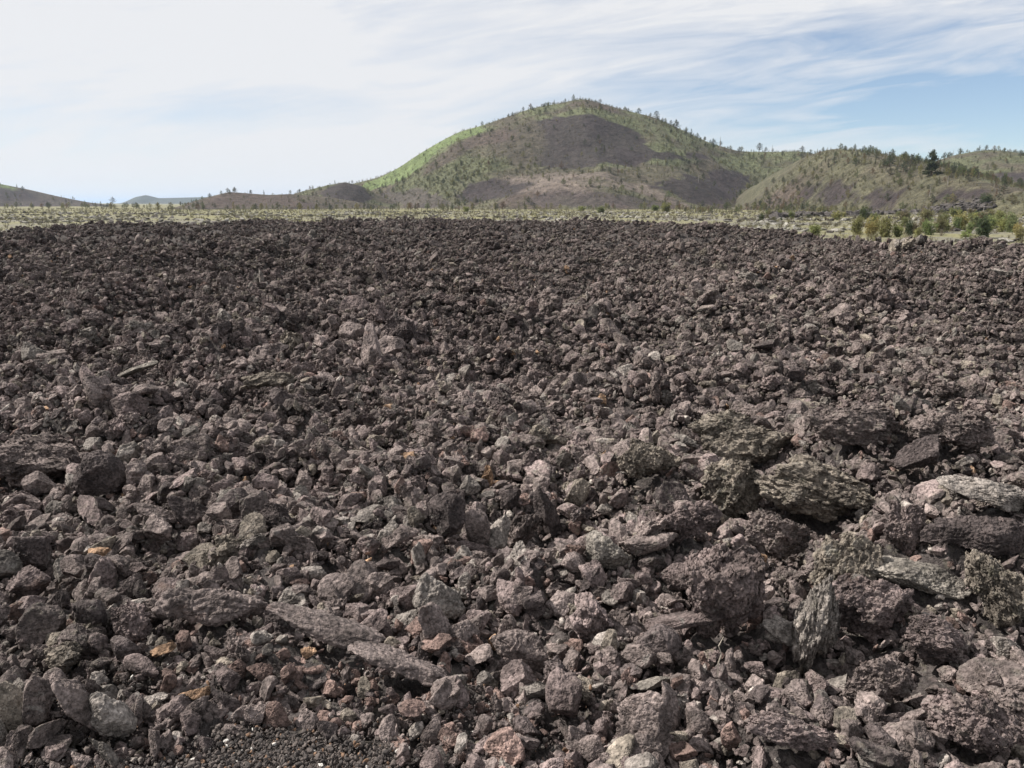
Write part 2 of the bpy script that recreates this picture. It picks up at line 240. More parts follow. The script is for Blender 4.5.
TREES = [
    (158.7, 314.5, 9.47, 'fir', 'rhill', 'tallest dark fir with a dense cone-shaped crown between the two right hills'),
    (159.7, 333.7, 6.02, 'pine', 'rhill', 'open-crowned pine on the skyline left of the tall dark fir'),
    (157.8, 348.2, 5.02, 'pine', 'rhill', 'rounded dark pine at the right foot of the right hill crest'),
    (156.9, 333.3, 4.01, 'pine', 'rhill', 'small dark pine between the rounded pine and the open-crowned pine'),
    (69.1, 663.8, 3.92, 'pine', 'cone', 'lone tiny pine right beside the summit of the cinder cone'),
    (100.6, 668.3, 4.75, 'pine', 'cone', 'tiny pine at the upper bend of the cone skyline'),
    (113.7, 665.0, 6.31, 'pine', 'cone', 'rounded tiny pine on the upper right skyline of the cone'),
    (127.9, 655.2, 7.8, 'pine', 'cone', 'dark pine halfway down the right skyline of the cone'),
    (139.9, 655.7, 6.25, 'fir', 'cone', 'narrow dark tree just below the halfway pine on the cone skyline'),
    (145.6, 659.6, 4.72, 'pine', 'cone', 'small pine next to the narrow tree on the cone skyline'),
    (164.5, 661.2, 9.49, 'snag', 'cone', 'tall thin pale tree near the foot of the cone right skyline'),
    (156.4, 650.5, 8.56, 'pine', 'cone', 'bushy pine left of the thin pale tree on the cone skyline'),
    (171.9, 658.6, 5.52, 'snag', 'cone', 'thin grey snag right of the tall thin pale tree'),
    (180.4, 663.6, 5.56, 'pine', 'cone', 'dark pine in the notch where cone and right hill meet'),
    (199.7, 675.5, 7.28, 'pine', 'cone', 'rounded dark pine at the left end of the right hill crest'),
    (210.2, 675.5, 5.66, 'snag', 'cone', 'grey bare snag on the left part of the right hill crest'),
    (233.9, 673.8, 4.84, 'pine', 'cone', 'small pine sticking up on the right hill crest near its middle'),
    (162.9, 388.5, 2.79, 'pine', 'rhill', 'dark pine where the right hill crest begins to fall'),
    (161.4, 378.3, 3.17, 'pine', 'rhill', 'spreading pine just right of the pine where the crest begins to fall'),
    (160.6, 367.7, 3.09, 'pine', 'rhill', 'dark bushy pine further down the right hill crest'),
    (334.3, 622.9, 4.48, 'pine', 'fhill', 'small pine on the left shoulder of the far right hill'),
    (345.9, 609.7, 4.38, 'pine', 'fhill', 'pine on the very top of the far right hill'),
    (345.8, 567.7, 5.45, 'pine', 'fhill', 'dark pine on the far right skyline at the edge of the view'),
    (151.9, 392.8, 5.19, 'fir', 'rhill', 'narrow dark tree on the upper face of the right hill'),
    (149.6, 393.7, 4.26, 'fir', 'rhill', 'small tree just left of the dark one on the hill face'),
    (153.7, 372.9, 3.58, 'pine', 'rhill', 'round dark pine on the right hill face below its crest'),
    (-1411.0, 2913.6, 24.75, 'pine', 'plain', 'dark rounded pine standing alone in the gap of the left horizon'),
    (-299.0, 609.5, 3.7, 'pine', 'fhill', 'smaller pine at the left of the lone rounded pine'),
    (-525.9, 889.2, 5.38, 'pine', 'lhill', 'tiny pine on the sloping skyline at the far left'),
    (-184.4, 503.8, 3.05, 'pine', 'lowhill', 'small pine at the left end of the low brown hill'),
    (-176.3, 513.1, 3.1, 'pine', 'lowhill', 'small pine on top of the low brown hill'),
    (-172.7, 515.2, 3.74, 'pine', 'lowhill', 'taller pine on top of the low brown hill'),
]
SHRUBS = [
    (32.5, 87.5, 1.39, 1.39, 'yellow', 'plain', 'yellow-green round shrub standing apart at the left of the shrub belt'),
    (38.1, 90.3, 1.77, 1.33, 'green', 'plain', 'leftmost upright shrub of the dense clump on the plain'),
    (38.4, 87.5, 1.93, 1.29, 'yellow', 'plain', 'yellowish upright shrub in the left half of the dense clump'),
    (38.7, 84.9, 2.08, 1.46, 'green', 'plain', 'fullest green shrub at the right end of the dense clump'),
    (40.1, 84.9, 1.46, 0.94, 'green', 'plain', 'slim shrub just right of the dense clump'),
    (42.5, 87.5, 1.61, 0.86, 'dark', 'plain', 'slim dark shrub in the gap right of the dense clump'),
    (38.8, 78.0, 1.15, 0.76, 'yellow', 'plain', 'small yellow-green shrub low in front of the slim dark shrub'),
    (46.1, 90.3, 1.77, 1.22, 'green', 'plain', 'green shrub midway between the dense clump and the big dark bush'),
    (66.4, 125.9, 2.15, 1.69, 'green', 'plain', 'green shrub behind the gap left of the big dark bush'),
    (58.9, 107.2, 2.36, 1.83, 'yellow', 'plain', 'broad yellow-green shrub left of the big dark bush'),
    (43.4, 78.0, 0.96, 0.86, 'yellow', 'plain', 'low yellow-green shrub in front of the broad yellow-green shrub'),
    (47.7, 82.5, 2.42, 1.52, 'dark', 'plain', 'biggest and darkest bush of the belt, standing near the right edge'),
    (153.3, 267.0, 3.24, 3.24, 'dark', 'rhill', 'dark bush on the slope above the biggest bush'),
    (68.7, 115.8, 2.26, 1.56, 'green', 'plain', 'green bush right of the biggest dark bush'),
    (58.7, 96.4, 2.36, 1.41, 'green', 'plain', 'tall soft green shrub near the right edge'),
    (47.3, 75.9, 1.3, 0.93, 'yellow', 'plain', 'yellow-green shrub touching the right edge'),
    (57.6, 93.2, 1.14, 0.91, 'yellow', 'plain', 'small shrub beside the tall soft green shrub near the right edge'),
    (111.9, 207.4, 2.53, 2.53, 'green', 'plain', 'small green shrub on the ledge behind the belt'),
    (81.1, 161.1, 2.36, 2.16, 'green', 'plain', 'shrub behind the belt under the dark lava ledge'),
    (78.0, 181.4, 2.87, 1.77, 'dark', 'plain', 'dark shrub standing against the dark lava ledge'),
    (71.4, 181.4, 1.77, 2.21, 'yellow', 'plain', 'low yellow shrub in front of the dark lava ledge'),
    (72.6, 152.6, 2.05, 1.68, 'red', 'plain', 'reddish shrub in front of the dark lava ledge'),
    (45.7, 93.2, 1.37, 0.8, 'red', 'plain', 'reddish slim shrub inside the belt right of the clump'),
    (60.1, 323.0, 3.54, 3.54, 'green', 'plain', 'green shrub at the foot of the cone below the dark bowl'),
    (31.8, 290.7, 2.48, 3.18, 'green', 'plain', 'round green shrub at the foot of the low cinder mound'),
    (63.2, 363.5, 2.65, 3.54, 'green', 'plain', 'low shrub left of the green shrub below the dark bowl'),
    (-17.7, 323.0, 1.96, 2.36, 'yellow', 'plain', 'small yellow-green shrub at the cone foot left of the mound'),
    (30.9, 363.5, 2.21, 2.65, 'yellow', 'plain', 'tiny yellow-green shrub left of the round green shrub'),
]
LEDGE = [
    (58.1, 181.4, 'plain'),
    (78.3, 223.4, 'plain'),
    (79.1, 207.4, 'plain'),
    (91.9, 223.4, 'plain'),
    (107.0, 242.1, 'plain'),
    (137.2, 290.7, 'plain'),
    (146.3, 287.8, 'rhill'),
    (150.2, 275.9, 'rhill'),
    (152.8, 266.0, 'rhill'),
]

# ----------------------------------------------------------------------------
# scene helpers
# ----------------------------------------------------------------------------
scene = bpy.context.scene
COL = scene.collection
rng = np.random.RandomState(20240)
random.seed(5)
SUN_AZ, SUN_EL = math.radians(-82), math.radians(46)

def tag(o, label=None, cat=None, group=None, kind=None):
    if label: o['label'] = label
    if cat: o['category'] = cat
    if group: o['group'] = group
    if kind: o['kind'] = kind
    return o

def mesh_np(name, v, f, mats=(), smooth_shade=True, mat_idx=None):
    """mesh from numpy arrays; f is (n,3) or (n,4)"""
    me = bpy.data.meshes.new(name)
    v = np.ascontiguousarray(v, np.float32); f = np.ascontiguousarray(f, np.int32)
    n, k = f.shape
    me.vertices.add(len(v)); me.vertices.foreach_set('co', v.ravel())
    me.loops.add(n * k); me.loops.foreach_set('vertex_index', f.ravel())
    me.polygons.add(n)
    me.polygons.foreach_set('loop_start', np.arange(0, n * k, k, dtype=np.int32))
    me.polygons.foreach_set('loop_total', np.full(n, k, np.int32))
    for m in mats: me.materials.append(m)
    if mat_idx is not None: me.polygons.foreach_set('material_index', np.ascontiguousarray(mat_idx, np.int32))
    me.polygons.foreach_set('use_smooth', np.full(n, smooth_shade, bool))
    me.update(calc_edges=True); me.validate()
    return me

def link(name, me, parent=None):
    o = bpy.data.objects.new(name, me); COL.objects.link(o)
    if parent: o.parent = parent
    return o

def grid_faces(nu, nv, wrap=False):
    i = np.arange(nu * nv).reshape(nu, nv)
    if wrap: i = np.concatenate([i, i[:, :1]], 1)
    a, b, c, d = i[:-1, :-1], i[1:, :-1], i[1:, 1:], i[:-1, 1:]
    return np.stack([a, b, c, d], -1).reshape(-1, 4)

# ----------------------------------------------------------------------------
# materials
# ----------------------------------------------------------------------------
class NT:
    def __init__(s, tree): s.t = tree; s.n = tree.nodes; s.l = tree.links
    def add(s, typ, **kw):
        n = s.n.new(typ)
        for k, v in kw.items(): setattr(n, k, v)
        return n
    def put(s, node, sock, val):
        i = node.inputs[sock]
        if isinstance(val, bpy.types.NodeSocket): s.l.new(val, i)
        else: i.default_value = val
    def math(s, op, a, b=0.0, c=0.0, clamp=False):
        n = s.add('ShaderNodeMath', operation=op, use_clamp=clamp)
        s.put(n, 0, a); s.put(n, 1, b); s.put(n, 2, c); return n.outputs[0]
    def ramp(s, x, a, b, lo=0.0, hi=1.0):
        n = s.add('ShaderNodeMapRange', interpolation_type='SMOOTHSTEP')
        s.put(n, 0, x); s.put(n, 1, a); s.put(n, 2, b); s.put(n, 3, lo); s.put(n, 4, hi); return n.outputs[0]
    def noise(s, vec, scale, detail=4, rough=0.55, dist=0.0):
        n = s.add('ShaderNodeTexNoise'); s.put(n, 'Vector', vec); s.put(n, 'Scale', scale)
        s.put(n, 'Detail', detail); s.put(n, 'Roughness', rough); s.put(n, 'Distortion', dist); return n.outputs['Fac']
    def voro(s, vec, scale, feature='F1'):
        n = s.add('ShaderNodeTexVoronoi', feature=feature); s.put(n, 'Vector', vec); s.put(n, 'Scale', scale)
        return n
    def mix(s, f, a, b, mode='MIX'):
        n = s.add('ShaderNodeMix', data_type='RGBA', blend_type=mode)
        s.put(n, 0, f)
        for sock, v in ((6, a), (7, b)):
            if isinstance(v, (tuple, list)): v = tuple(v) + (1,) * (4 - len(v))
            s.put(n, sock, v)
        return n.outputs[2]
    def scale(s, col, f):
        n = s.add('ShaderNodeVectorMath', operation='SCALE'); s.put(n, 0, col); s.put(n, 3, f); return n.outputs[0]

def new_mat(name):
    m = bpy.data.materials.new(name); m.use_nodes = True
    N = NT(m.node_tree); N.n.clear()
    out = N.add('ShaderNodeOutputMaterial'); b = N.add('ShaderNodeBsdfPrincipled')
    N.l.new(b.outputs[0], out.inputs['Surface'])
    b.inputs['Roughness'].default_value = 0.92
    b.inputs['Specular IOR Level'].default_value = 0.25
    return m, N, b

def lava_material(name, tint=None, fine=1.0):
    m, N, b = new_mat(name)
    pos = N.add('ShaderNodeNewGeometry').outputs['Position']
    if tint is None:
        a = N.add('ShaderNodeAttribute', attribute_type='INSTANCER', attribute_name='tint'); base = a.outputs['Vector']
        l = N.add('ShaderNodeAttribute', attribute_type='INSTANCER', attribute_name='lichen'); lich = l.outputs['Fac']
    else:
        c = N.add('ShaderNodeRGB'); c.outputs[0].default_value = tuple(tint) + (1,); base = c.outputs[0]; lich = 0.25
    v1 = N.ramp(N.noise(pos, 7.0, 6, 0.6), 0.30, 0.70, 0.50, 1.6)
    v2 = N.ramp(N.noise(pos, 62.0, 3, 0.6), 0.30, 0.72, 0.50, 1.62)
    col = N.scale(base, N.math('MULTIPLY', v1, v2))
    # rusty and ashy patches in the crust
    rust = N.ramp(N.noise(pos, 4.3, 5, 0.65, 0.6), 0.62, 0.74, 0, 0.55)
    col = N.mix(rust, col, (0.125, 0.082, 0.068))
    ash = N.ramp(N.noise(pos, 10.5, 6, 0.7, 0.4), 0.60, 0.72, 0, 0.65)
    col = N.mix(ash, col, (0.21, 0.195, 0.178))
    lf = N.math('MULTIPLY', N.ramp(N.noise(pos, 21.0, 5, 0.7), 0.52, 0.66), lich, clamp=True)
    lcol = N.mix(N.ramp(N.noise(pos, 33.0, 2), 0.45, 0.6), (0.195, 0.18, 0.13), (0.28, 0.265, 0.235))
    col = N.mix(lf, col, lcol)
    N.put(b, 'Base Color', col)
    # vesicles and grain
    ves = N.voro(pos, 95.0 * fine).outputs['Distance']
    h1 = N.math('MULTIPLY', N.ramp(ves, 0.0, 0.42), 0.0045)
    h2 = N.math('MULTIPLY', N.noise(pos, 48.0 * fine, 5, 0.65), 0.013)
    h3 = N.math('MULTIPLY', N.noise(pos, 15.0, 4, 0.6, 0.5), 0.022)
    h = N.math('ADD', N.math('ADD', h1, h2), h3)
    bp = N.add('ShaderNodeBump'); N.put(bp, 'Strength', 0.9); N.put(bp, 'Distance', 1.0); N.put(bp, 'Height', h)
    N.l.new(bp.outputs[0], b.inputs['Normal'])
    return m

MAT_LAVA = lava_material('lava_crust')
MAT_FIELD = lava_material('lava_bed', (0.046, 0.039, 0.037))

def gravel_material():
    m, N, b = new_mat('cinder_gravel')
    a = N.add('ShaderNodeAttribute', attribute_type='INSTANCER', attribute_name='tint')
    pos = N.add('ShaderNodeNewGeometry').outputs['Position']
    v = N.ramp(N.noise(pos, 240.0, 2), 0.3, 0.7, 0.7, 1.35)
    N.put(b, 'Base Color', N.scale(a.outputs['Vector'], v))
    return m
MAT_GRAVEL = gravel_material()

def plain_material():
    m, N, b = new_mat('plain_soil')
    pos = N.add('ShaderNodeNewGeometry').outputs['Position']
    big = N.noise(pos, 0.035, 5, 0.6)
    mid = N.noise(pos, 0.22, 5, 0.65)
    fine = N.noise(pos, 1.7, 4, 0.65)
    grey = N.mix(N.ramp(fine, 0.35, 0.65), (0.085, 0.076, 0.068), (0.20, 0.19, 0.17))
    green = N.mix(N.ramp(fine, 0.35, 0.65), (0.145, 0.138, 0.066), (0.21, 0.195, 0.105))
    k = N.ramp(N.math('ADD', N.math('MULTIPLY', big, 0.5), N.math('MULTIPLY', mid, 0.5)), 0.40, 0.60)
    # the vegetation closes up away from the flow
    sep = N.add('ShaderNodeSeparateXYZ'); N.l.new(pos, sep.inputs[0])
    far = N.ramp(sep.outputs['Y'], 120, 300, 0.0, 0.40)
    col = N.mix(N.math('ADD', k, far, clamp=True), grey, green)
    dk = N.ramp(N.noise(pos, 0.10, 4, 0.6, 0.8), 0.60, 0.68, 0, 0.8)
    col = N.mix(dk, col, (0.085, 0.075, 0.07))
    N.put(b, 'Base Color', col)
    bp = N.add('ShaderNodeBump'); N.put(bp, 'Strength', 1.0); N.put(bp, 'Distance', 1.0)
    N.put(bp, 'Height', N.math('MULTIPLY', fine, 0.25)); N.l.new(bp.outputs[0], b.inputs['Normal'])
    return m

def hill_material():
    m, N, b = new_mat('hill_cover')
    a = N.add('ShaderNodeAttribute', attribute_type='GEOMETRY', attribute_name='cover')
    pos = N.add('ShaderNodeNewGeometry').outputs['Position']
    v = N.math('MULTIPLY', N.ramp(N.noise(pos, 0.28, 5, 0.7), 0.3, 0.7, 0.62, 1.42), N.ramp(N.noise(pos, 1.3, 3, 0.7), 0.3, 0.7, 0.7, 1.35))
    N.put(b, 'Base Color', N.scale(a.outputs['Color'], v))
    bp = N.add('ShaderNodeBump'); N.put(bp, 'Strength', 1.0); N.put(bp, 'Distance', 1.0)
    N.put(bp, 'Height', N.math('MULTIPLY', N.noise(pos, 0.5, 5, 0.7), 1.6)); N.l.new(bp.outputs[0], b.inputs['Normal'])
    return m

def leaf_material(name, col, var=0.3, attr=True):
    m, N, b = new_mat(name)
    pos = N.add('ShaderNodeNewGeometry').outputs['Position']
    v = N.ramp(N.noise(pos, 2.2, 3, 0.6), 0.3, 0.7, 1 - var, 1 + var)
    if attr:
        a = N.add('ShaderNodeAttribute', attribute_type='INSTANCER', attribute_name='tint'); base = a.outputs['Vector']
    else:
        c = N.add('ShaderNodeRGB'); c.outputs[0].default_value = tuple(col) + (1,); base = c.outputs[0]
    col = N.scale(base, v)
    N.put(b, 'Base Color', col)
    tr = N.add('ShaderNodeBsdfTranslucent'); N.l.new(col, tr.inputs[0])
    mx = N.add('ShaderNodeMixShader'); mx.inputs[0].default_value = 0.3
    out = [n for n in N.n if n.type == 'OUTPUT_MATERIAL'][0]
    N.l.new(b.outputs[0], mx.inputs[1]); N.l.new(tr.outputs[0], mx.inputs[2]); N.l.new(mx.outputs[0], out.inputs['Surface'])
    return m

def bark_material(name, c):
    m, N, b = new_mat(name)
    pos = N.add('ShaderNodeNewGeometry').outputs['Position']
    v = N.ramp(N.noise(pos, 6.0, 4), 0.3, 0.7, 0.7, 1.3)
    r = N.add('ShaderNodeRGB'); r.outputs[0].default_value = tuple(c) + (1,)
    N.put(b, 'Base Color', N.scale(r.outputs[0], v))
    return m

MAT_PLAIN = plain_material(); MAT_HILL = hill_material()
MAT_LEAF = leaf_material('foliage', (0.07, 0.085, 0.04))
MAT_BARK = bark_material('bark', (0.10, 0.075, 0.055)); MAT_DEAD = bark_material('weathered_wood', (0.24, 0.22, 0.20))
MAT_TWIG = bark_material('dry_twig', (0.45, 0.40, 0.33))

# ----------------------------------------------------------------------------
# rocks
# ----------------------------------------------------------------------------
_ico = {}
def ico(n):
    if n not in _ico:
        bm = bmesh.new(); bmesh.ops.create_icosphere(bm, subdivisions=n, radius=1.0)
        v = np.array([q.co[:] for q in bm.verts]); f = np.array([[w.index for w in p.verts] for p in bm.faces]); bm.free()
        _ico[n] = (v / np.linalg.norm(v, axis=1)[:, None], f)
    return _ico[n]

def rock_mesh(name, kind, seed, n=6, mat=None):
    """a rock about 1 unit wide, longest along x"""
    rs = np.random.RandomState(seed)
    d, f = ico(n)
    K = {'block': 10, 'shard': 8, 'rough': 12, 'slab': 10, 'strata': 11, 'rope': 15, 'spire': 10}[kind]
    asp = {'block': (1, .82, .74), 'shard': (1, .60, .46), 'rough': (1, .9, .82), 'slab': (1, .72, .34), 'strata': (1, .75, .42), 'rope': (1, .56, .40), 'spire': (.72, .62, 1.0)}[kind]
    nk = rs.normal(size=(K, 3)); nk /= np.linalg.norm(nk, axis=1)[:, None]
    ck = rs.uniform(.55, .95, K)
    q = d @ nk.T
    r = np.where(q > 0.05, ck / np.maximum(q, 0.05), 9.0)
    beta = {'block': 70, 'shard': 80, 'slab': 60, 'strata': 50, 'spire': 40, 'rough': 30}.get(kind, 16)
    r = np.minimum(r, 1.4); rm = r.min(1)
    r = rm - np.log(np.exp(-beta * (r - rm[:, None])).sum(1) + np.exp(-beta * (1.2 - rm))) / beta
    if kind == 'spire':
        r = r * (1 - 0.35 * smooth(-.2, 1, d[:, 2]))
    A = np.array(asp) * rs.uniform(.88, 1.12, 3)
    p = d * r[:, None] * A
    s = seed % 97
    # crags first (pushed about in all directions, so that they overhang), then facets, cracks and clinker
    v1, v2, b3, b4 = {'block': (.06, .030, .024, .014), 'shard': (.05, .026, .020, .012), 'rough': (.27, .16, .050, .030), 'slab': (.07, .045, .024, .014),
                      'strata': (.09, .06, .022, .016), 'rope': (.07, .035, .014, .008), 'spire': (.22, .16, .045, .030)}[kind]
    def push(p, fr, am, sd):
        return p + am * np.stack([perlin(p * fr, sd), perlin(p * fr, sd + 21), perlin(p * fr, sd + 43)], 1) * (A ** .5)
    p = push(p, 1.5, v1, s); p = push(p, 3.4, v2, s + 2)
    if kind in ('rough', 'spire'): p = push(p, 7.5, .06, s + 4)
    def normals(p):
        n = np.cross(p[f[:, 1]] - p[f[:, 0]], p[f[:, 2]] - p[f[:, 0]]); o = np.zeros_like(p)
        for k in range(3): np.add.at(o, f[:, k], n)
        return o / (np.linalg.norm(o, axis=1)[:, None] + 1e-12)
    # a few conchoidal bites broken out of the faces
    for _ in range(4):
        c = rs.normal(size=3); c /= np.linalg.norm(c); c = c * A * rs.uniform(.85, 1.15); rr = rs.uniform(.25, .5)
        v = p - c; l = np.linalg.norm(v, axis=1)[:, None]
        p = np.where(l < rr, p - d * A * (rr - l) * .55, p)
    nn = normals(p)
    q1, q2, cid = worley(p * (6.0 if kind == 'rough' else 4.2) + .35 * perlin(p * 3, s)[:, None], s)
    disp = b3 * ((RAND[cid][:, 1] - .5) * 1.5 - .9 * np.exp(-((q2 - q1) / .08) ** 2))
    disp = disp + b3 * 1.1 * (ridged(p * 5.5, 2, s + 3) - .8)
    if kind in ('rough', 'spire'):
        u1, u2, _ = worley(p * 13, s + 5); disp = disp - b3 * .55 * smooth(.42, .1, u1)
    if kind == 'strata':
        zz = p[:, 2] / A[2] * 5.5 + 1.0 * perlin(p * 1.7, s + 2) + .5 * perlin(p * 7, s + 4)
        disp = disp + .040 * (np.abs((zz % 1) - .5) * 2 - .5) * (.2 + 1.4 * RAND[np.floor(zz).astype(int) & 511][:, 0]) * smooth(.6, -.2, fbm(p * 3, 2, s + 8))
    if kind == 'rope':
        ang = np.arctan2(p[:, 2] / A[2], p[:, 1] / A[1])
        k = smooth(-.5, .4, fbm(p * 2.5, 2, s + 8))
        disp = disp + k * (.062 * np.abs(np.sin(ang * 4.2 + 2.6 * perlin(p * 2.4, s + 6) + p[:, 0] * 2)) ** .7 + .016 * np.sin(p[:, 0] * 30 + 9 * perlin(p * 3, s)))
    p = p + nn * disp[:, None]
    p = p + normals(p) * (b4 * fbm(p * 17, 3, s + 9, .62))[:, None]
    p = p - (p.max(0) + p.min(0)) / 2
    p = p / (2 * np.abs(p).max())
    return mesh_np(name, p, f, [mat or MAT_LAVA], True)

# ----------------------------------------------------------------------------
# scattering of what nobody could count
# ----------------------------------------------------------------------------
def proto_collection(name, meshes):
    c = bpy.data.collections.new(name)
    for k, me in enumerate(meshes):
        o = bpy.data.objects.new('%s_piece_%03d' % (name, k), me); c.objects.link(o)
    return c

def scatter(name, coll, pos, rot, scl, pick, tint, lichen=None):
    me = bpy.data.meshes.new(name); me.vertices.add(len(pos))
    me.vertices.foreach_set('co', np.ascontiguousarray(pos, np.float32).ravel())
    for an, typ, key, val in (('rot', 'FLOAT_VECTOR', 'vector', rot), ('scl', 'FLOAT_VECTOR', 'vector', scl), ('tint', 'FLOAT_VECTOR', 'vector', tint),
                              ('pick', 'INT', 'value', pick), ('lichen', 'FLOAT', 'value', lichen if lichen is not None else np.zeros(len(pos)))):
        a = me.attributes.new(an, typ, 'POINT')
        a.data.foreach_set(key, np.ascontiguousarray(val, np.int32 if typ == 'INT' else np.float32).ravel())
    o = link(name, me); o['kind'] = 'stuff'
    g = bpy.data.node_groups.new(name, 'GeometryNodeTree')
    g.interface.new_socket('Geometry', in_out='INPUT', socket_type='NodeSocketGeometry')
    g.interface.new_socket('Geometry', in_out='OUTPUT', socket_type='NodeSocketGeometry')
    gi = g.nodes.new('NodeGroupInput'); go = g.nodes.new('NodeGroupOutput')
    iop = g.nodes.new('GeometryNodeInstanceOnPoints'); ci = g.nodes.new('GeometryNodeCollectionInfo')
    ci.inputs['Collection'].default_value = coll
    ci.inputs['Separate Children'].default_value = True; ci.inputs['Reset Children'].default_value = True
    def na(n, t):
        x = g.nodes.new('GeometryNodeInputNamedAttribute'); x.data_type = t; x.inputs['Name'].default_value = n; return x.outputs['Attribute']
    e2r = g.nodes.new('FunctionNodeEulerToRotation')
    L = g.links.new
    L(na('rot', 'FLOAT_VECTOR'), e2r.inputs[0]); L(e2r.outputs[0], iop.inputs['Rotation'])
    L(na('scl', 'FLOAT_VECTOR'), iop.inputs['Scale']); L(na('pick', 'INT'), iop.inputs['Instance Index'])
    iop.inputs['Pick Instance'].default_value = True
    L(ci.outputs[0], iop.inputs['Instance']); L(gi.outputs[0], iop.inputs['Points']); L(iop.outputs[0], go.inputs[0])
    md = o.modifiers.new('scatter', 'NODES'); md.node_group = g
    return o

def wedge_points(n, y0, y1, slope, margin, power=1.0):
    """n random points in front of the viewer, spread evenly over the ground (power 1) or thinning with distance"""
    out = []; tot = 0
    while tot < n:
        m = n * 2
        y = rng.uniform(y0, y1, m); x = rng.uniform(-1, 1, m) * (slope * y1 + margin)
        keep = np.abs(x) < slope * y + margin
        if power != 1.0: keep &= rng.rand(m) < (y0 / y) ** (1 - power)
        out.append(np.stack([x[keep], y[keep]], 1)); tot += keep.sum()
    return np.concatenate(out)[:n]

# ----------------------------------------------------------------------------
# ground: the lava flow, the plain beyond it
# ----------------------------------------------------------------------------
def build_lava_field():
    nr, na = 950, 900
    r = np.geomspace(3.0, 112, nr); a = np.linspace(-math.radians(60), math.radians(60), na)
    Rr, Aa = np.meshgrid(r, a, indexing='ij')
    x = (Rr * np.sin(Aa)).ravel(); y = (Rr * np.cos(Aa) - 2.8).ravel()
    z = lava_height(x, y)
    g = gravel_mask(x, y)
    k = 1 - g
    f1, f2, c = worley(P2(x * 6.0, y * 6.0), 3, 2)
    z = z - .035 * k + k * (0.055 * (RAND[c][:, 0] - .5) + 0.05 * (0.5 - f1))
    f1, f2, c = worley(P2(x * 2.1, y * 2.1), 4, 2)
    z = z + k * (0.10 * (RAND[c][:, 0] - .5) + 0.08 * (0.5 - f1) - .05) * smooth(2.5, 6, y)
    z = z + k * 0.03 * fbm(P2(x * 14, y * 14), 3, 8) + g * 0.006 * fbm(P2(x * 30, y * 30), 3, 9)
    me = mesh_np('lava_field', np.stack([x, y, z], 1), grid_faces(nr, na)[:, ::-1], [MAT_FIELD])
    return tag(link('lava_field', me), kind='structure')

def build_plain():
    nr, na = 420, 512
    r = np.concatenate([[0.3], np.geomspace(15, 1800, nr - 30), np.geomspace(2000, 40000, 29)])
    a = np.linspace(0, 2 * math.pi, na, endpoint=False)
    Rr, Aa = np.meshgrid(r, a, indexing='ij')
    x = (Rr * np.sin(Aa)).ravel(); y = (Rr * np.cos(Aa)).ravel()
    fade = smooth(2500, 1200, np.hypot(x, y))
    z = PLAIN + (plain_height(x, y) - PLAIN) * fade
    me = mesh_np('ground', np.stack([x, y, z], 1), grid_faces(nr, na, True)[:, ::-1], [MAT_PLAIN])
    return tag(link('ground', me), kind='structure')

def poly_sd(x, y, poly):
    """signed distance to a polygon, positive inside"""
    P = np.array(poly); Q = np.roll(P, -1, 0)
    d = np.full(len(x), 1e9); ins = np.zeros(len(x), bool)
    for (ax, ay), (bx, by) in zip(P, Q):
        ex, ey = bx - ax, by - ay
        t = np.clip(((x - ax) * ex + (y - ay) * ey) / (ex * ex + ey * ey + 1e-9), 0, 1)
        d = np.minimum(d, np.hypot(x - ax - t * ex, y - ay - t * ey))
        c = ((ay > y) != (by > y)) & (x < (bx - ax) * (y - ay) / (by - ay + 1e-12) + ax)
        ins ^= c
    return np.where(ins, d, -d)

COVER = dict(olive=(.098, .106, .056), cinder=(.033, .0255, .026), red=(.068, .050, .043), bright=(.115, .152, .058), pale=(.135, .110, .092), apron=(.056, .045, .043), scrub=(.070, .060, .043), wood=(.080, .084, .045), forest=(.05, .055, .04))

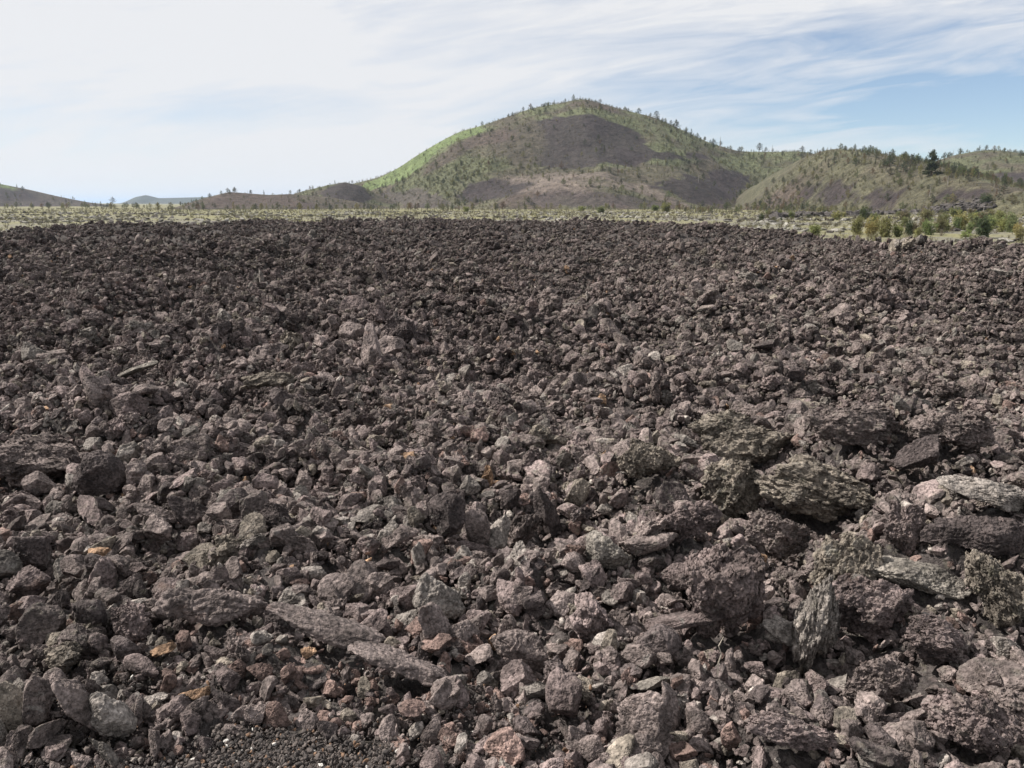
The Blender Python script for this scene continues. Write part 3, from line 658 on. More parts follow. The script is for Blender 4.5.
def cover_at(name, x, y):
    """ground colour and tree likelihood of a hill"""
    n1 = fbm(P2(x * .035, y * .035), 4, 71); n2 = fbm(P2(x * .012, y * .012), 3, 72)
    C = {k: np.array(v) for k, v in COVER.items()}
    base = {'cone': 'olive', 'rhill': 'olive', 'fhill': 'wood', 'lowhill': 'scrub', 'mound': 'wood', 'lhill': 'scrub', 'distant': 'forest'}[name]
    t = smooth(-.15, .55, n1 + .6 * n2)[:, None]
    col = C[base] * (1 - t) + (C['scrub'] if base in ('olive', 'wood') else C['cinder']) * t
    if name == 'distant': col = col * 0 + C['forest']
    if name == 'lhill': col = C['cinder'] * .5 + col * .5
    dens = .55 - .3 * t[:, 0]
    # lower slopes are barer
    h = hill_height(name, x, y) - PLAIN
    low = (smooth(36, 6, h) * .8 if name == 'cone' else smooth(14, 2, h) * .35)[:, None] * (.75 + .5 * n1[:, None])
    low = np.clip(low, 0, .9)
    col = col * (1 - low) + C['red'] * low
    if name == 'rhill':
        q = (smooth(186, 146, x + 10 * n1) * .8)[:, None]; col = col * (1 - q) + (.5 * C['red'] + .5 * C['wood']) * q
    # slides and rills run down the slope
    rill = fbm(P2(x * .16, (y - HILLS[name]['Y']) * .022), 4, 74)
    for n, k, poly in ZONES:
        if n != name: continue
        w = 1.6 if k in ('cinder', 'apron', 'bright') else 5.0
        sd = poly_sd(x, y, poly) + 4 * n1 + 3.5 * fbm(P2(x * .16, y * .16), 3, 73)
        q = smooth(-w, w, sd) * (.93 if k == 'cinder' else .8)
        c = C[k] * (1 + (.16 * n1 + .1 * n2)[:, None])
        col = col * (1 - q[:, None]) + c * q[:, None]
        dens = dens * (1 - q) + q * {'cinder': .04, 'apron': .06, 'red': .30, 'bright': .12, 'pale': .10, 'wood': 1.0, 'scrub': .35}[k]
    col = col * (1 + .22 * rill + .18 * fbm(P2(x * .3, y * .3), 2, 75))[:, None]
    return np.clip(col, .015, .6), dens

def build_hill(name, oname, step):
    H = HILLS[name]
    x0, x1 = H['x'][0] - 10, H['x'][-1] + 10
    W = max((H['z'].max() - PLAIN) / H['slope'] * 1.3, H['minw']) * 1.4
    xs = np.arange(x0, x1, step); ys = np.arange(H['Y'] - W, H['Y'] + W, step)
    X, Y = np.meshgrid(xs, ys, indexing='ij'); x, y = X.ravel(), Y.ravel()
    z = hill_height(name, x, y)
    me = mesh_np(oname, np.stack([x, y, z], 1), grid_faces(len(xs), len(ys)), [MAT_HILL])
    col, _ = cover_at(name, x, y)
    a = me.color_attributes.new('cover', 'FLOAT_COLOR', 'POINT')
    a.data.foreach_set('color', np.concatenate([col, np.ones((len(col), 1))], 1).astype(np.float32).ravel())
    return tag(link(oname, me), kind='structure')

build_lava_field(); build_plain()
for nm, on, st in (('cone', 'cinder_cone', 1.3), ('rhill', 'hill', 1.3), ('fhill', 'hill', 1.8), ('lowhill', 'hill', 1.3), ('mound', 'hill', 1.4), ('lhill', 'hill', 4.0), ('distant', 'hill', 9.0)):
    build_hill(nm, on, st)

# ----------------------------------------------------------------------------
# rocks one can point to
# ----------------------------------------------------------------------------
def surf(x, y):
    return float(lava_height(np.array([float(x)]), np.array([float(y)]))[0])

GROUP_ROCKS = 'single lava rocks lying on the rubble of the flow'
pins = []
for k, (x, y, w, h, kind, tint, roll, dep, lich, label, short) in enumerate(ROCKS):
    me = rock_mesh('lava_rock', kind, 300 + k * 7, 7 if w > .26 and y < 6 else 6)
    co = np.array([v.co[:] for v in me.vertices]); ext = co.max(0) - co.min(0)
    c, s = abs(math.cos(math.radians(roll))), abs(math.sin(math.radians(roll)))
    # size along its own axes so that, rolled, it spans w by h
    det = max(c * c - s * s, .25)
    L = max((w * c - h * s) / det, .45 * max(w, h)); T = max((h * c - w * s) / det, .32 * min(w, h))
    if abs(roll) > 25: L, T = max(w, h) * 1.0, min(w, h) * .8
    if abs(roll) > 45: L, T = max(w, h) * 1.02, min(w, h) * .8
    o = link('lava_rock', me)
    o.scale = (L / ext[0], dep * .8 * math.sqrt(L * T) / ext[1], T / ext[2])
    o.rotation_euler = (0, math.radians(roll), math.radians(rng.uniform(-14, 14)))
    o.location = (x, y + .2 * w, surf(x, y) + h * .42)
    o['tint'] = [float(v) for v in TINT[tint]]; o['lichen'] = float(lich)
    tag(o, label, 'rock', GROUP_ROCKS)
    pins.append((x, y + .2 * w, w, short))
PX = np.array([p[0] for p in pins]); PY = np.array([p[1] for p in pins]); PW = np.array([p[2] for p in pins])

# ----------------------------------------------------------------------------
# the rubble of the flow
# ----------------------------------------------------------------------------
kinds = ['block'] * 11 + ['shard'] * 8 + ['rough'] * 7 + ['slab'] * 4 + ['strata'] + ['rope'] * 2 + ['spire']
rock_meshes = [rock_mesh('lava_chunk', kd, 11 + 31 * i, 6) for i, kd in enumerate(kinds)]
rock_coll = proto_collection('lava_chunk', rock_meshes)
tint_names = ['grey', 'purple', 'dark', 'pale', 'red', 'tan', 'orange']
tint_w = np.array([.46, .22, .15, .09, .03, .047, .002])
tint_arr = np.array([TINT[t] for t in tint_names])

layers = [  # size range, count, y range
    (.20, .44, 12500, 2.6, 84), (.11, .20, 130000, 2.3, 84), (.07, .12, 34000, 2.1, 15), (.05, .09, 150000, 2.0, 27), (.022, .05, 120000, 1.9, 9.5)]
PP, SS = [], []
for s0, s1, n, y0, y1 in layers:
    p = wedge_points(n, y0, y1, .70, 1.6)
    u = rng.rand(len(p)); s = s0 * (s1 / s0) ** (u ** 1.5)
    cl = fbm(P2(p[:, 0] * .55, p[:, 1] * .55), 2, 81) + .5 * fbm(P2(p[:, 0] * .16, p[:, 1] * .16), 2, 82)
    if s0 >= .2: keep = (rng.rand(len(p)) < smooth(-.25, .45, cl)) & ((p[:, 1] > 8.5) | (s < .24))
    else: keep = rng.rand(len(p)) < .55 + .45 * smooth(.35, -.3, cl)
    R = np.interp(p[:, 0] / p[:, 1], EDGE_B, EDGE_R) + 5
    keep &= np.hypot(p[:, 0], p[:, 1]) < R
    g = gravel_mask(p[:, 0], p[:, 1])
    keep &= (g < .35) | ((rng.rand(len(p)) < .05) & (s < .05))
    # leave room for the rocks placed one by one
    near = p[:, 1] < 16
    dd = np.full(len(p), 9.0)
    for a, b, w in zip(PX, PY, PW): dd = np.where(near, np.minimum(dd, np.hypot(p[:, 0] - a, (p[:, 1] - b) * 1.1) / (w * .5 + s * .35)), dd)
    keep &= dd > np.where(s > .07, .85, .42)
    PP.append(p[keep]); SS.append(s[keep])
P = np.concatenate(PP); S = np.concatenate(SS); n = len(P)
Z = lava_height(P[:, 0], P[:, 1])
pick = rng.randint(0, len(kinds), n)
# further out the flow is rougher clinker with fewer clean blocks
crumb = np.array([i for i, k in enumerate(kinds) if k in ('rough', 'spire', 'rope')])
farm = rng.rand(n) < .68 * smooth(4.5, 13, P[:, 1])
sharp = np.array([i for i, k in enumerate(kinds) if k in ('block', 'shard', 'slab')])
nearm = (rng.rand(n) < .6 * smooth(7, 4, P[:, 1])) & (S < .16)
pick = np.where(nearm, sharp[rng.randint(0, len(sharp), n)], pick)
pick = np.where(farm, crumb[rng.randint(0, len(crumb), n)], pick)
tsel = rng.choice(len(tint_names), n, p=tint_w / tint_w.sum())
bright = 1 + .30 * fbm(P2(P[:, 0] * .35, P[:, 1] * .35), 3, 83) + rng.normal(0, .13, n)
tsel[(S > .17) & (tsel >= 4) & (tsel != 5)] = 0
tsel[(P[:, 1] > 7) & (tsel == 4) & (rng.rand(n) < .7)] = 5
chip = np.exp(-((P[:, 0] + .62) / .5) ** 2 - ((P[:, 1] - 2.66) / .3) ** 2) + .35 * np.exp(-((P[:, 0] + .1) / 1.0) ** 2 - ((P[:, 1] - 2.9) / .7) ** 2)
tsel[(S < .12) & (rng.rand(n) < .33 * chip)] = 4
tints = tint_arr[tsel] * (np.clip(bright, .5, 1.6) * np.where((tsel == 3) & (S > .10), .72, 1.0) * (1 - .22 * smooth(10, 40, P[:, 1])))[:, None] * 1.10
rots = np.stack([rng.normal(0, .65, n), rng.normal(0, .65, n), rng.uniform(0, 2 * math.pi, n)], 1)
tall = rng.rand(n) < .24
rots[tall, 1] += rng.choice([-1, 1], tall.sum()) * rng.uniform(.7, 1.5, tall.sum())
scls = S[:, None] * rng.uniform(.68, 1.28, (n, 3)) * 1.2
flat = np.array([.38 if k in ('block', 'rough') else .46 if k == 'spire' else .24 for k in kinds])
pos = np.stack([P[:, 0], P[:, 1], Z + S * (flat[pick] * .66 + rng.uniform(-.10, .24, n)) - np.where(S < .09, rng.uniform(0, .05, n), 0)], 1)
lichen = np.clip(.15 + .5 * fbm(P2(P[:, 0] * .3, P[:, 1] * .3), 2, 84) + .3 * smooth(0, 3, P[:, 0]), 0, 1)

# the ones that show largest become objects of their own
dist = np.sqrt(P[:, 0] ** 2 + P[:, 1] ** 2 + 1.6 ** 2)
vis = S / dist * (np.abs(P[:, 0]) < .60 * P[:, 1] + .15) * (P[:, 1] > 2.25)
own = np.argsort(-vis)[:300 - len(ROCKS)]
own = own[np.argsort(dist[own])]
shape_word = {'block': 'angular', 'shard': 'sharp-edged', 'rough': 'rough', 'slab': 'flat', 'strata': 'layered', 'rope': 'ribbed', 'spire': 'pointed'}
tint_word = {'grey': 'grey', 'purple': 'purplish grey', 'dark': 'dark', 'pale': 'pale grey', 'red': 'reddish brown', 'tan': 'tan', 'orange': 'orange'}
seen = {}
rows = []
for i in own:
    dx, dy = P[i, 0] - PX, P[i, 1] - PY
    j = int(np.argmin(np.hypot(dx, dy)))
    side = ('right of' if dx[j] > 0 else 'left of') if abs(dx[j]) > abs(dy[j]) * .8 else ('behind' if dy[j] > 0 else 'in front of')
    key = (tint_word[tint_names[tsel[i]]], shape_word[kinds[pick[i]]], side, pins[j][3])
    rows.append((i, key, math.hypot(dx[j], dy[j])))
for i, key, dj in sorted(rows, key=lambda q: q[2]):
    seen[key] = seen.get(key, 0) + 1
    o = link('lava_rock', rock_meshes[pick[i]])
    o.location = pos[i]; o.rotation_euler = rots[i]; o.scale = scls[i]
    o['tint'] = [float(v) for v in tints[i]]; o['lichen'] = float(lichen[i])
    no = ['', 'second nearest ', 'third nearest ', 'fourth nearest ', 'fifth nearest ', 'sixth nearest ', 'seventh nearest ', 'eighth nearest '][min(seen[key] - 1, 7)]
    tag(o, '%s%s %s lava rock %s the %s' % (no, key[0], key[1], key[2], key[3]), 'rock', GROUP_ROCKS)
m = np.ones(n, bool); m[own] = False
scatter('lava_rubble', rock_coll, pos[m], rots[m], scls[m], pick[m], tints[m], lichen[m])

# cinder gravel of the path edge
gm = [rock_mesh('cinder', kd, 900 + i, 3, MAT_GRAVEL) for i, kd in enumerate(['rough', 'block', 'rough', 'block', 'slab'])]
q = np.stack([rng.uniform(-2.6, .5, 110000), rng.uniform(1.75, 2.75, 110000)], 1)
gk = gravel_mask(q[:, 0], q[:, 1]); q = q[rng.rand(len(q)) < gk * .9 + .06][:42000]
gs = .0035 * (5.0 ** (rng.rand(len(q)) ** 2.4))
gt = np.array([(.055, .048, .045), (.085, .072, .066), (.12, .10, .09), (.19, .12, .08), (.45, .43, .40)])[rng.choice(5, len(q), p=[.44, .31, .175, .06, .015])]
scatter('cinder_gravel', proto_collection('cinder', gm), np.stack([q[:, 0], q[:, 1], lava_height(q[:, 0], q[:, 1]) + gs * .45], 1),
        rng.uniform(0, 6.28, (len(q), 3)), np.repeat(gs[:, None], 3, 1) * rng.uniform(.8, 1.25, (len(q), 3)) * 1.3, rng.randint(0, 5, len(q)), gt)

# grey crusted rubble showing through the sage on the plain, and the dark ledge at the foot of the right hill
q = wedge_points(9000, 36, 330, .72, 6, .35)
R = np.interp(q[:, 0] / q[:, 1], EDGE_B, EDGE_R) + 3
cl = fbm(P2(q[:, 0] * .07, q[:, 1] * .07), 3, 91)
q = q[(np.hypot(q[:, 0], q[:, 1]) > R) & (cl > -.05)]
n = len(q); s = rng.uniform(.35, 1.1, n) ** 1.3
t = np.where((fbm(P2(q[:, 0] * .05, q[:, 1] * .05), 2, 92) > .12)[:, None], np.array([[.075, .066, .062]]), np.array([[.20, .19, .17]])) * rng.uniform(.7, 1.3, (n, 1))
scatter('plain_rubble', rock_coll, np.stack([q[:, 0], q[:, 1], plain_height(q[:, 0], q[:, 1]) + s * .12], 1),
        np.stack([rng.normal(0, .3, n), rng.normal(0, .3, n), rng.uniform(0, 6.28, n)], 1), np.stack([s * 1.3, s * 1.3, s * .7], 1), rng.randint(0, len(kinds), n), t, np.full(n, .5))
pts, siz = [], []
for (ax, ay, ah), (bx, by, bh) in zip(LEDGE[:-1], LEDGE[1:]):
    for u in rng.rand(70):
        pts.append((ax + (bx - ax) * u + rng.normal(0, .9), ay + (by - ay) * u + rng.normal(0, 2.2))); siz.append(rng.uniform(.8, 2.6))
pts = np.array(pts); siz = np.array(siz); n = len(pts)
zz = np.maximum(plain_height(pts[:, 0], pts[:, 1]), hill_height('rhill', pts[:, 0], pts[:, 1]))
scatter('ledge_rubble', rock_coll, np.stack([pts[:, 0], pts[:, 1], zz + siz * .15], 1), np.stack([rng.normal(0, .3, n), rng.normal(0, .3, n), rng.uniform(0, 6.28, n)], 1),
        np.stack([siz * 1.4, siz * 1.2, siz], 1), rng.randint(0, len(kinds), n), np.array([[.07, .062, .06]]) * rng.uniform(.7, 1.4, (n, 1)), np.full(n, .3))

# a bleached twig among the rocks in the right foreground
def twig():
    bm = bmesh.new()
    pts = [(0, 0, 0), (.012, .01, .05), (.03, .012, .09), (.026, .02, .135), (.05, .02, .17)]
    prev = None
    for k, p in enumerate(pts):
        ring = [bm.verts.new((p[0] + .0035 * (1 - k * .17) * math.cos(a), p[1] + .0035 * (1 - k * .17) * math.sin(a), p[2])) for a in (0, 1.57, 3.14, 4.71)]
        if prev:
            for j in range(4): bm.faces.new((prev[j], prev[(j + 1) % 4], ring[(j + 1) % 4], ring[j]))
        prev = ring
    me = bpy.data.meshes.new('twig'); bm.to_mesh(me); bm.free(); me.materials.append(MAT_TWIG)
    o = link('twig', me); o.location = (.76, 2.66, surf(.76, 2.66) + .03); o.rotation_euler = (.3, -.35, .4)
    tag(o, 'thin bleached twig standing among the rocks in the right foreground', 'twig')
twig()

# ----------------------------------------------------------------------------
# trees and shrubs
# ----------------------------------------------------------------------------
def leaf_cloud(centers, size, per, rs, spread):
    """many small triangles around each centre"""
    c = np.repeat(centers, per, 0); sz = np.repeat(size, per)[:, None]
    o = c + rs.normal(0, 1, c.shape) * spread * sz
    a = rs.normal(size=c.shape); a /= np.linalg.norm(a, axis=1)[:, None]
    b = np.cross(a, rs.normal(size=c.shape)); b /= np.linalg.norm(b, axis=1)[:, None] + 1e-9
    L = sz * rs.uniform(.6, 1.3, (len(c), 1))
    v = np.stack([o - a * L * .5 - b * L * .3, o + a * L * .6, o - a * L * .4 + b * L * .35], 1).reshape(-1, 3)
    return v, np.arange(len(v)).reshape(-1, 3)

def tube(path, radii, k=6):
    path = np.array(path, float); vs = []
    for i, p in enumerate(path):
        t = path[min(i + 1, len(path) - 1)] - path[max(i - 1, 0)]; t /= np.linalg.norm(t)
        u = np.cross(t, (0.3, .9, .1)); u /= np.linalg.norm(u); w = np.cross(t, u)
        for j in range(k):
            a = 2 * math.pi * j / k; vs.append(p + radii[i] * (math.cos(a) * u + math.sin(a) * w))
    f = [[i * k + j, i * k + (j + 1) % k, (i + 1) * k + (j + 1) % k, (i + 1) * k + j] for i in range(len(path) - 1) for j in range(k)]
    return np.array(vs), np.array(f)

def join(parts):
    V, Fc, o = [], [], 0
    for v, f in parts:
        V.append(v); Fc.append(f + o); o += len(v)
    return np.concatenate(V), np.concatenate(Fc)

def conifer(kind, seed, n_clump, per):
    """unit-high tree: (trunk verts, faces), (crown verts, faces)"""
    rs = np.random.RandomState(seed)
    lean = rs.normal(0, .02, 2)
    bend = lambda t: np.array([lean[0] * t + .012 * math.sin(5 * t + seed), lean[1] * t, t])
    tr = .028 if kind != 'snag' else .03
    parts = [tube([bend(t) for t in np.linspace(-.03, .97, 7)], [tr * (1.15 - t) for t in np.linspace(0, .97, 7)])]
    cents, sizes = [], []
    nb = 26 if kind != 'snag' else 16
    if kind == 'fir': prof = lambda t: .235 * (1 - t) ** .75 + .02
    elif kind == 'pine': prof = lambda t: .34 * max(math.sin(math.pi * min(1, (t * .95 + .12))), 0.0) ** .75 + .03
    else: prof = lambda t: .17 * (1 - t) + .02
    lo = {'fir': .07, 'pine': .16, 'snag': .3}[kind]
    for b in range(nb):
        t = lo + (1 - lo) * ((b + rs.rand()) / nb) ** .9
        az = b * 2.4 + rs.normal(0, .5); R = prof(t) * rs.uniform(.65, 1.2)
        up = rs.uniform(-.25, .25) if kind == 'fir' else rs.uniform(0, .55)
        p0 = bend(min(t, .96)); p1 = p0 + np.array([math.cos(az) * R, math.sin(az) * R, up * R])
        parts.append(tube([p0, (p0 + p1) / 2 + (0, 0, .02 * R), p1], [.010, .007, .003], 4))
        if kind != 'snag':
            m = max(2, int(n_clump * R / .2 / nb * 6))
            u = rs.uniform(.25, 1.05, m)
            c = p0 + (p1 - p0) * u[:, None] + rs.normal(0, .022, (m, 3)); cents.append(c)
            sizes.append(rs.uniform(.028, .05, m))
    if kind != 'snag':
        c = np.array([bend(t) for t in np.linspace(.85, 1.0, 5)]); cents.append(c + rs.normal(0, .01, c.shape)); sizes.append(np.full(5, .03))
    trunk = join(parts)
    crown = leaf_cloud(np.concatenate(cents), np.concatenate(sizes), per, rs, .7) if cents else None
    return trunk, crown

tree_parts = {}
def tree_meshes(kind, seed, n_clump, per):
    t, c = conifer(kind, seed, n_clump, per)
    mt = mesh_np('trunk', t[0], t[1], [MAT_DEAD if kind == 'snag' else MAT_BARK])
    mc = mesh_np('crown', c[0], c[1], [MAT_LEAF], False) if c else None
    # both in one mesh for the uncounted far trees
    tri = np.concatenate([t[1][:, [0, 1, 2]], t[1][:, [0, 2, 3]]])
    if c:
        v, f = join([(t[0], tri), c]); mi = np.concatenate([np.zeros(len(tri)), np.ones(len(c[1]))])
    else: v, f, mi = t[0], tri, np.zeros(len(tri))
    return mt, mc, mesh_np('far_tree', v, f, [MAT_DEAD if kind == 'snag' else MAT_BARK, MAT_LEAF], False, mi)
TREE_KINDS = {'fir': [tree_meshes('fir', 400 + i, 30, 7) for i in range(3)], 'pine': [tree_meshes('pine', 500 + i, 26, 7) for i in range(4)], 'snag': [tree_meshes('snag', 600 + i, 0, 0) for i in range(2)]}
big_fir = tree_meshes('fir', 431, 120, 9)
LEAF_T = {'deep': (.058, .072, .044), 'mid': (.115, .13, .058), 'yellow': (.19, .185, .075), 'rusty': (.15, .105, .065)}

def place_tree(x, y, z, h, kind, tone, label, group, meshes=None, wid=1.0):
    mt, mc, _ = meshes or TREE_KINDS[kind][rng.randint(len(TREE_KINDS[kind]))]
    name = {'fir': 'fir_tree', 'pine': 'pine_tree', 'snag': 'dead_tree'}[kind]
    e = bpy.data.objects.new(name, None); COL.objects.link(e)
    e.location = (x, y, z - .05); e.rotation_euler = (0, 0, rng.uniform(0, 6.28)); e.scale = (h * wid, h * wid, h); e.empty_display_size = .3
    tag(e, label, 'tree', group)
    link('trunk', mt, e)
    if mc:
        c = link('crown', mc, e); c['tint'] = [float(v * rng.uniform(.88, 1.12)) for v in LEAF_T[tone]]
    return e

def top(hn, x, y):
    x, y = np.array([float(x)]), np.array([float(y)])
    zs = [float(plain_height(x, y)[0])]
    for k in HILLS:
        if k == 'distant': continue
        H = HILLS[k]
        if H['x'][0] - 8 < x[0] < H['x'][-1] + 8: zs.append(float(hill_height(k, x, y)[0]))
    return max(zs)

for x, y, h, kind, hn, label in TREES:
    place_tree(x, y, top(hn, x, y), h, kind, 'deep', label, 'trees one can pick out on the hills', big_fir if 'tallest' in label else None, 1.15 if kind != 'fir' else 1.25 if 'tallest' in label else 1.0)

# trees scattered over the slopes
cand = []
for hn, cnt, h0, h1 in (('cone', 1100, 1.8, 4.8), ('rhill', 1200, 1.4, 3.9), ('fhill', 260, 2.0, 4.4), ('lowhill', 80, 1.5, 3.2), ('mound', 90, 1.6, 3.6), ('lhill', 60, 2.0, 4.6)):
    H = HILLS[hn]; W = max((H['z'].max() - PLAIN) / H['slope'] * 1.3, H['minw'])
    got = 0
    while got < cnt:
        x = rng.uniform(max(H['x'][0], -.68 * H['Y']), min(H['x'][-1], .68 * H['Y']), 400); y = rng.uniform(H['Y'] - W, H['Y'] + 4, 400)
        z = hill_height(hn, x, y); _, de = cover_at(hn, x, y)
        cl = .35 + .65 * smooth(-.2, .4, fbm(P2(x * .03, y * .03), 2, 95))
        ok = (z > PLAIN + .2) & ((y < H['Y'] - 12) | (rng.rand(400) < (.35 if hn in ('rhill', 'cone') else 1))) & (np.abs(x) < .70 * y) & (rng.rand(400) < de * cl)
        for a, b in zip(x[ok], y[ok]):
            if got >= cnt: break
            hh = h0 + (h1 - h0) * rng.rand() ** 1.8
            kind = rng.choice(['pine', 'fir', 'snag'], p=[.66, .22, .12] if hn != 'rhill' else [.58, .22, .20])
            tone = rng.choice(['deep', 'mid', 'yellow', 'rusty'], p=[.42, .38, .12, .08])
            cand.append((a, b, hh, kind, tone, hn)); got += 1
# the tree belts at the foot of the hills
for xa, xb, ya, yb, cnt, h0, h1 in ((-330, -215, 470, 560, 46, 2.5, 4.5), (-170, 150, 385, 450, 150, 1.4, 4.2), (60, 150, 235, 330, 60, 1.2, 2.6), (108, 165, 290, 400, 90, 1.5, 3.4)):
    for _ in range(cnt):
        a, b = rng.uniform(xa, xb), rng.uniform(ya, yb)
        cand.append((a, b, rng.uniform(h0, h1), rng.choice(['pine', 'fir'], p=[.75, .25]), rng.choice(['mid', 'yellow', 'deep', 'rusty'], p=[.4, .3, .2, .1]), 'plain'))
cand = [(a, b, top(hn, a, b), h, k, t, hn) for a, b, h, k, t, hn in cand]
# one line of sight test so that trees behind a crest are not counted
def seen_from_eye(a, b, z):
    u = np.linspace(.25, .985, 60); xx, yy = a * u, b * u
    ln = 1.75 + (z - 1.75) * u
    g = np.full(60, -5.0)
    for k in HILLS:
        if k == 'distant': continue
        H = HILLS[k]; inn = (xx > H['x'][0]) & (xx < H['x'][-1])
        if inn.any(): g = np.where(inn, np.maximum(g, hill_height(k, xx, yy)), g)
    return bool((g < ln).all())
score = [(h / b if seen_from_eye(a, b, z + h * .7) else 0, i) for i, (a, b, z, h, k, t, hn) in enumerate(cand)]
score.sort(reverse=True)
counted = set(i for s, i in score[:300 - len(TREES)] if s > 0)
tone_word = {'deep': 'dark green', 'mid': 'mid green', 'yellow': 'yellowish green', 'rusty': 'rust-tinged'}
def place_words(a, b, z, hn):
    H = HILLS.get(hn)
    if hn == 'cone':
        if z > 45: s = 'the upper slope of the cinder cone'
        elif a < -40: s = 'the left flank of the cinder cone'
        elif a > 100: s = 'the right flank of the cinder cone'
        else: s = 'the lower face of the cinder cone'
    elif hn == 'rhill': s = 'the upper face of the right hill' if z > 14 else ('the lower left face of the right hill' if a < 150 else 'the lower right face of the right hill')
    elif hn == 'plain': s = 'the flat at the far left horizon' if a < -200 else ('the flat at the foot of the cinder cone' if b > 340 else 'the flat before the right hill')
    else: s = {'fhill': 'the far right hill', 'lowhill': 'the low brown hill at the left', 'mound': 'the brown mound left of the cone', 'lhill': 'the dark slope at the far left'}[hn]
    return s
for i in counted:
    a, b, z, h, k, t, hn = cand[i]
    kw = {'fir': 'narrow %s conifer', 'pine': 'bushy %s pine', 'snag': 'bare grey%s snag'}[k] % (tone_word[t] if k != 'snag' else '')
    lab = '%s among others on %s' % (kw, place_words(a, b, z, hn))
    place_tree(a, b, z, h, k, t, lab, lab.replace(' among others', 's'), None, 1.1)
rest = [c for i, c in enumerate(cand) if i not in counted]
far_list = [m[2] for k in ('fir', 'pine', 'snag') for m in TREE_KINDS[k]]
off = {'fir': (0, 3), 'pine': (3, 7), 'snag': (7, 9)}
n = len(rest)
if n:
    hh = np.array([c[3] for c in rest])
    scatter('far_trees', proto_collection('far_tree', far_list), np.array([(c[0], c[1], c[2] - .05) for c in rest]), np.stack([np.zeros(n), np.zeros(n), rng.uniform(0, 6.28, n)], 1),
            np.repeat(hh[:, None], 3, 1), np.array([rng.randint(*off[c[4]]) for c in rest]), np.array([LEAF_T[c[5]] for c in rest]) * rng.uniform(.85, 1.15, (n, 1)))

# shrubs: several stems and an upright, ragged head of leaves
def shrub_meshes(seed, nst=10, per=11, dense=34):
    rs = np.random.RandomState(seed); parts, cents, sizes = [], [], []
    for k in range(nst):
        az = rs.uniform(0, 6.28); R = rs.uniform(.08, .40); H = rs.uniform(.62, 1.0) * (1 - .35 * R)
        p1 = np.array([math.cos(az) * R, math.sin(az) * R, H]); p0 = np.array([math.cos(az) * .05, math.sin(az) * .05, -.03]); pm = (p0 + p1) / 2 + np.array([math.cos(az), math.sin(az), 0]) * .06
        parts.append(tube([p0, pm, p1], [.018, .012, .004], 5))
        u = rs.uniform(.08, 1.0, dense); w = u[:, None]
        c = (1 - w) ** 2 * p0 + 2 * w * (1 - w) * pm + w * w * p1
        cents.append(c + rs.normal(0, .085, c.shape)); sizes.append(rs.uniform(.035, .07, dense))
    st = join(parts); lf = leaf_cloud(np.concatenate(cents), np.concatenate(sizes), per, rs, .6)
    tri = np.concatenate([st[1][:, [0, 1, 2]], st[1][:, [0, 2, 3]]])
    v, f = join([(st[0], tri), lf])
    return (mesh_np('stems', st[0], st[1], [MAT_BARK]), mesh_np('foliage', lf[0], lf[1], [MAT_LEAF], False),
            mesh_np('bush', v, f, [MAT_BARK, MAT_LEAF], False, np.concatenate([np.zeros(len(tri)), np.ones(len(lf[1]))])))
SHRUB_M = [shrub_meshes(700 + i) for i in range(5)]
TONE = {'yellow': (.24, .24, .095), 'green': (.165, .18, .078), 'dark': (.075, .088, .045), 'red': (.14, .125, .075)}
def place_shrub(x, y, z, h, w, tone, label, group):
    ms = SHRUB_M[rng.randint(5)]
    e = bpy.data.objects.new('shrub', None); COL.objects.link(e)
    e.location = (x, y, z - .04); e.rotation_euler = (0, 0, rng.uniform(0, 6.28)); e.scale = (w * 1.5, w * 1.5, h * 1.05); e.empty_display_size = .2
    tag(e, label, 'shrub', group)
    link('stems', ms[0], e); f = link('foliage', ms[1], e); f['tint'] = [float(v * rng.uniform(.9, 1.1)) for v in TONE[tone]]
for x, y, h, w, tone, hn, label in SHRUBS:
    place_shrub(x, y, top(hn, x, y), h, w, tone, label, 'shrubs on the plain before the hills')
for _ in range(100):
    a = rng.uniform(.30, .68); b = rng.uniform(90, 250); a = a if b > 140 else max(a, .44); x = a * b
    tone = rng.choice(['yellow', 'green', 'red', 'dark'], p=[.35, .35, .18, .12]); h = .5 + 1.6 * rng.rand() ** 1.5
    w_ = {'yellow': 'yellow-green', 'green': 'green', 'red': 'reddish', 'dark': 'dark green'}[tone]
    lab = 'small %s shrub scattered among others at the foot of the right hill' % w_
    place_shrub(x, b, top('', x, b), h, h * rng.uniform(.6, .95), tone, lab, '%s shrubs at the foot of the right hill' % w_)

# sage and bunch grass on the plain and the green slopes: nobody could count it
bush = proto_collection('sage_tuft', [m[2] for m in [shrub_meshes(760 + i, 7, 4, 9) for i in range(4)]])
q = wedge_points(26000, 38, 520, .72, 6, .25)
R = np.interp(q[:, 0] / q[:, 1], EDGE_B, EDGE_R) + 4
q = q[np.hypot(q[:, 0], q[:, 1]) > R]
cl = fbm(P2(q[:, 0] * .05, q[:, 1] * .05), 3, 97) + .35 * smooth(120, 320, q[:, 1])
q = q[rng.rand(len(q)) < smooth(-.25, .25, cl) * .85 + .15]
n = len(q); zz = plain_height(q[:, 0], q[:, 1]); h = .18 + .85 * rng.rand(n) ** 2.2
tt = np.array([(.19, .185, .08), (.15, .15, .09), (.19, .18, .145), (.085, .092, .048)])[rng.choice(4, n, p=[.38, .27, .22, .13])] * rng.uniform(.8, 1.2, (n, 1))
Pq = [np.stack([q[:, 0], q[:, 1], zz], 1)]; Hq = [np.stack([h * 1.5, h * 1.5, h], 1)]; Tq = [tt]
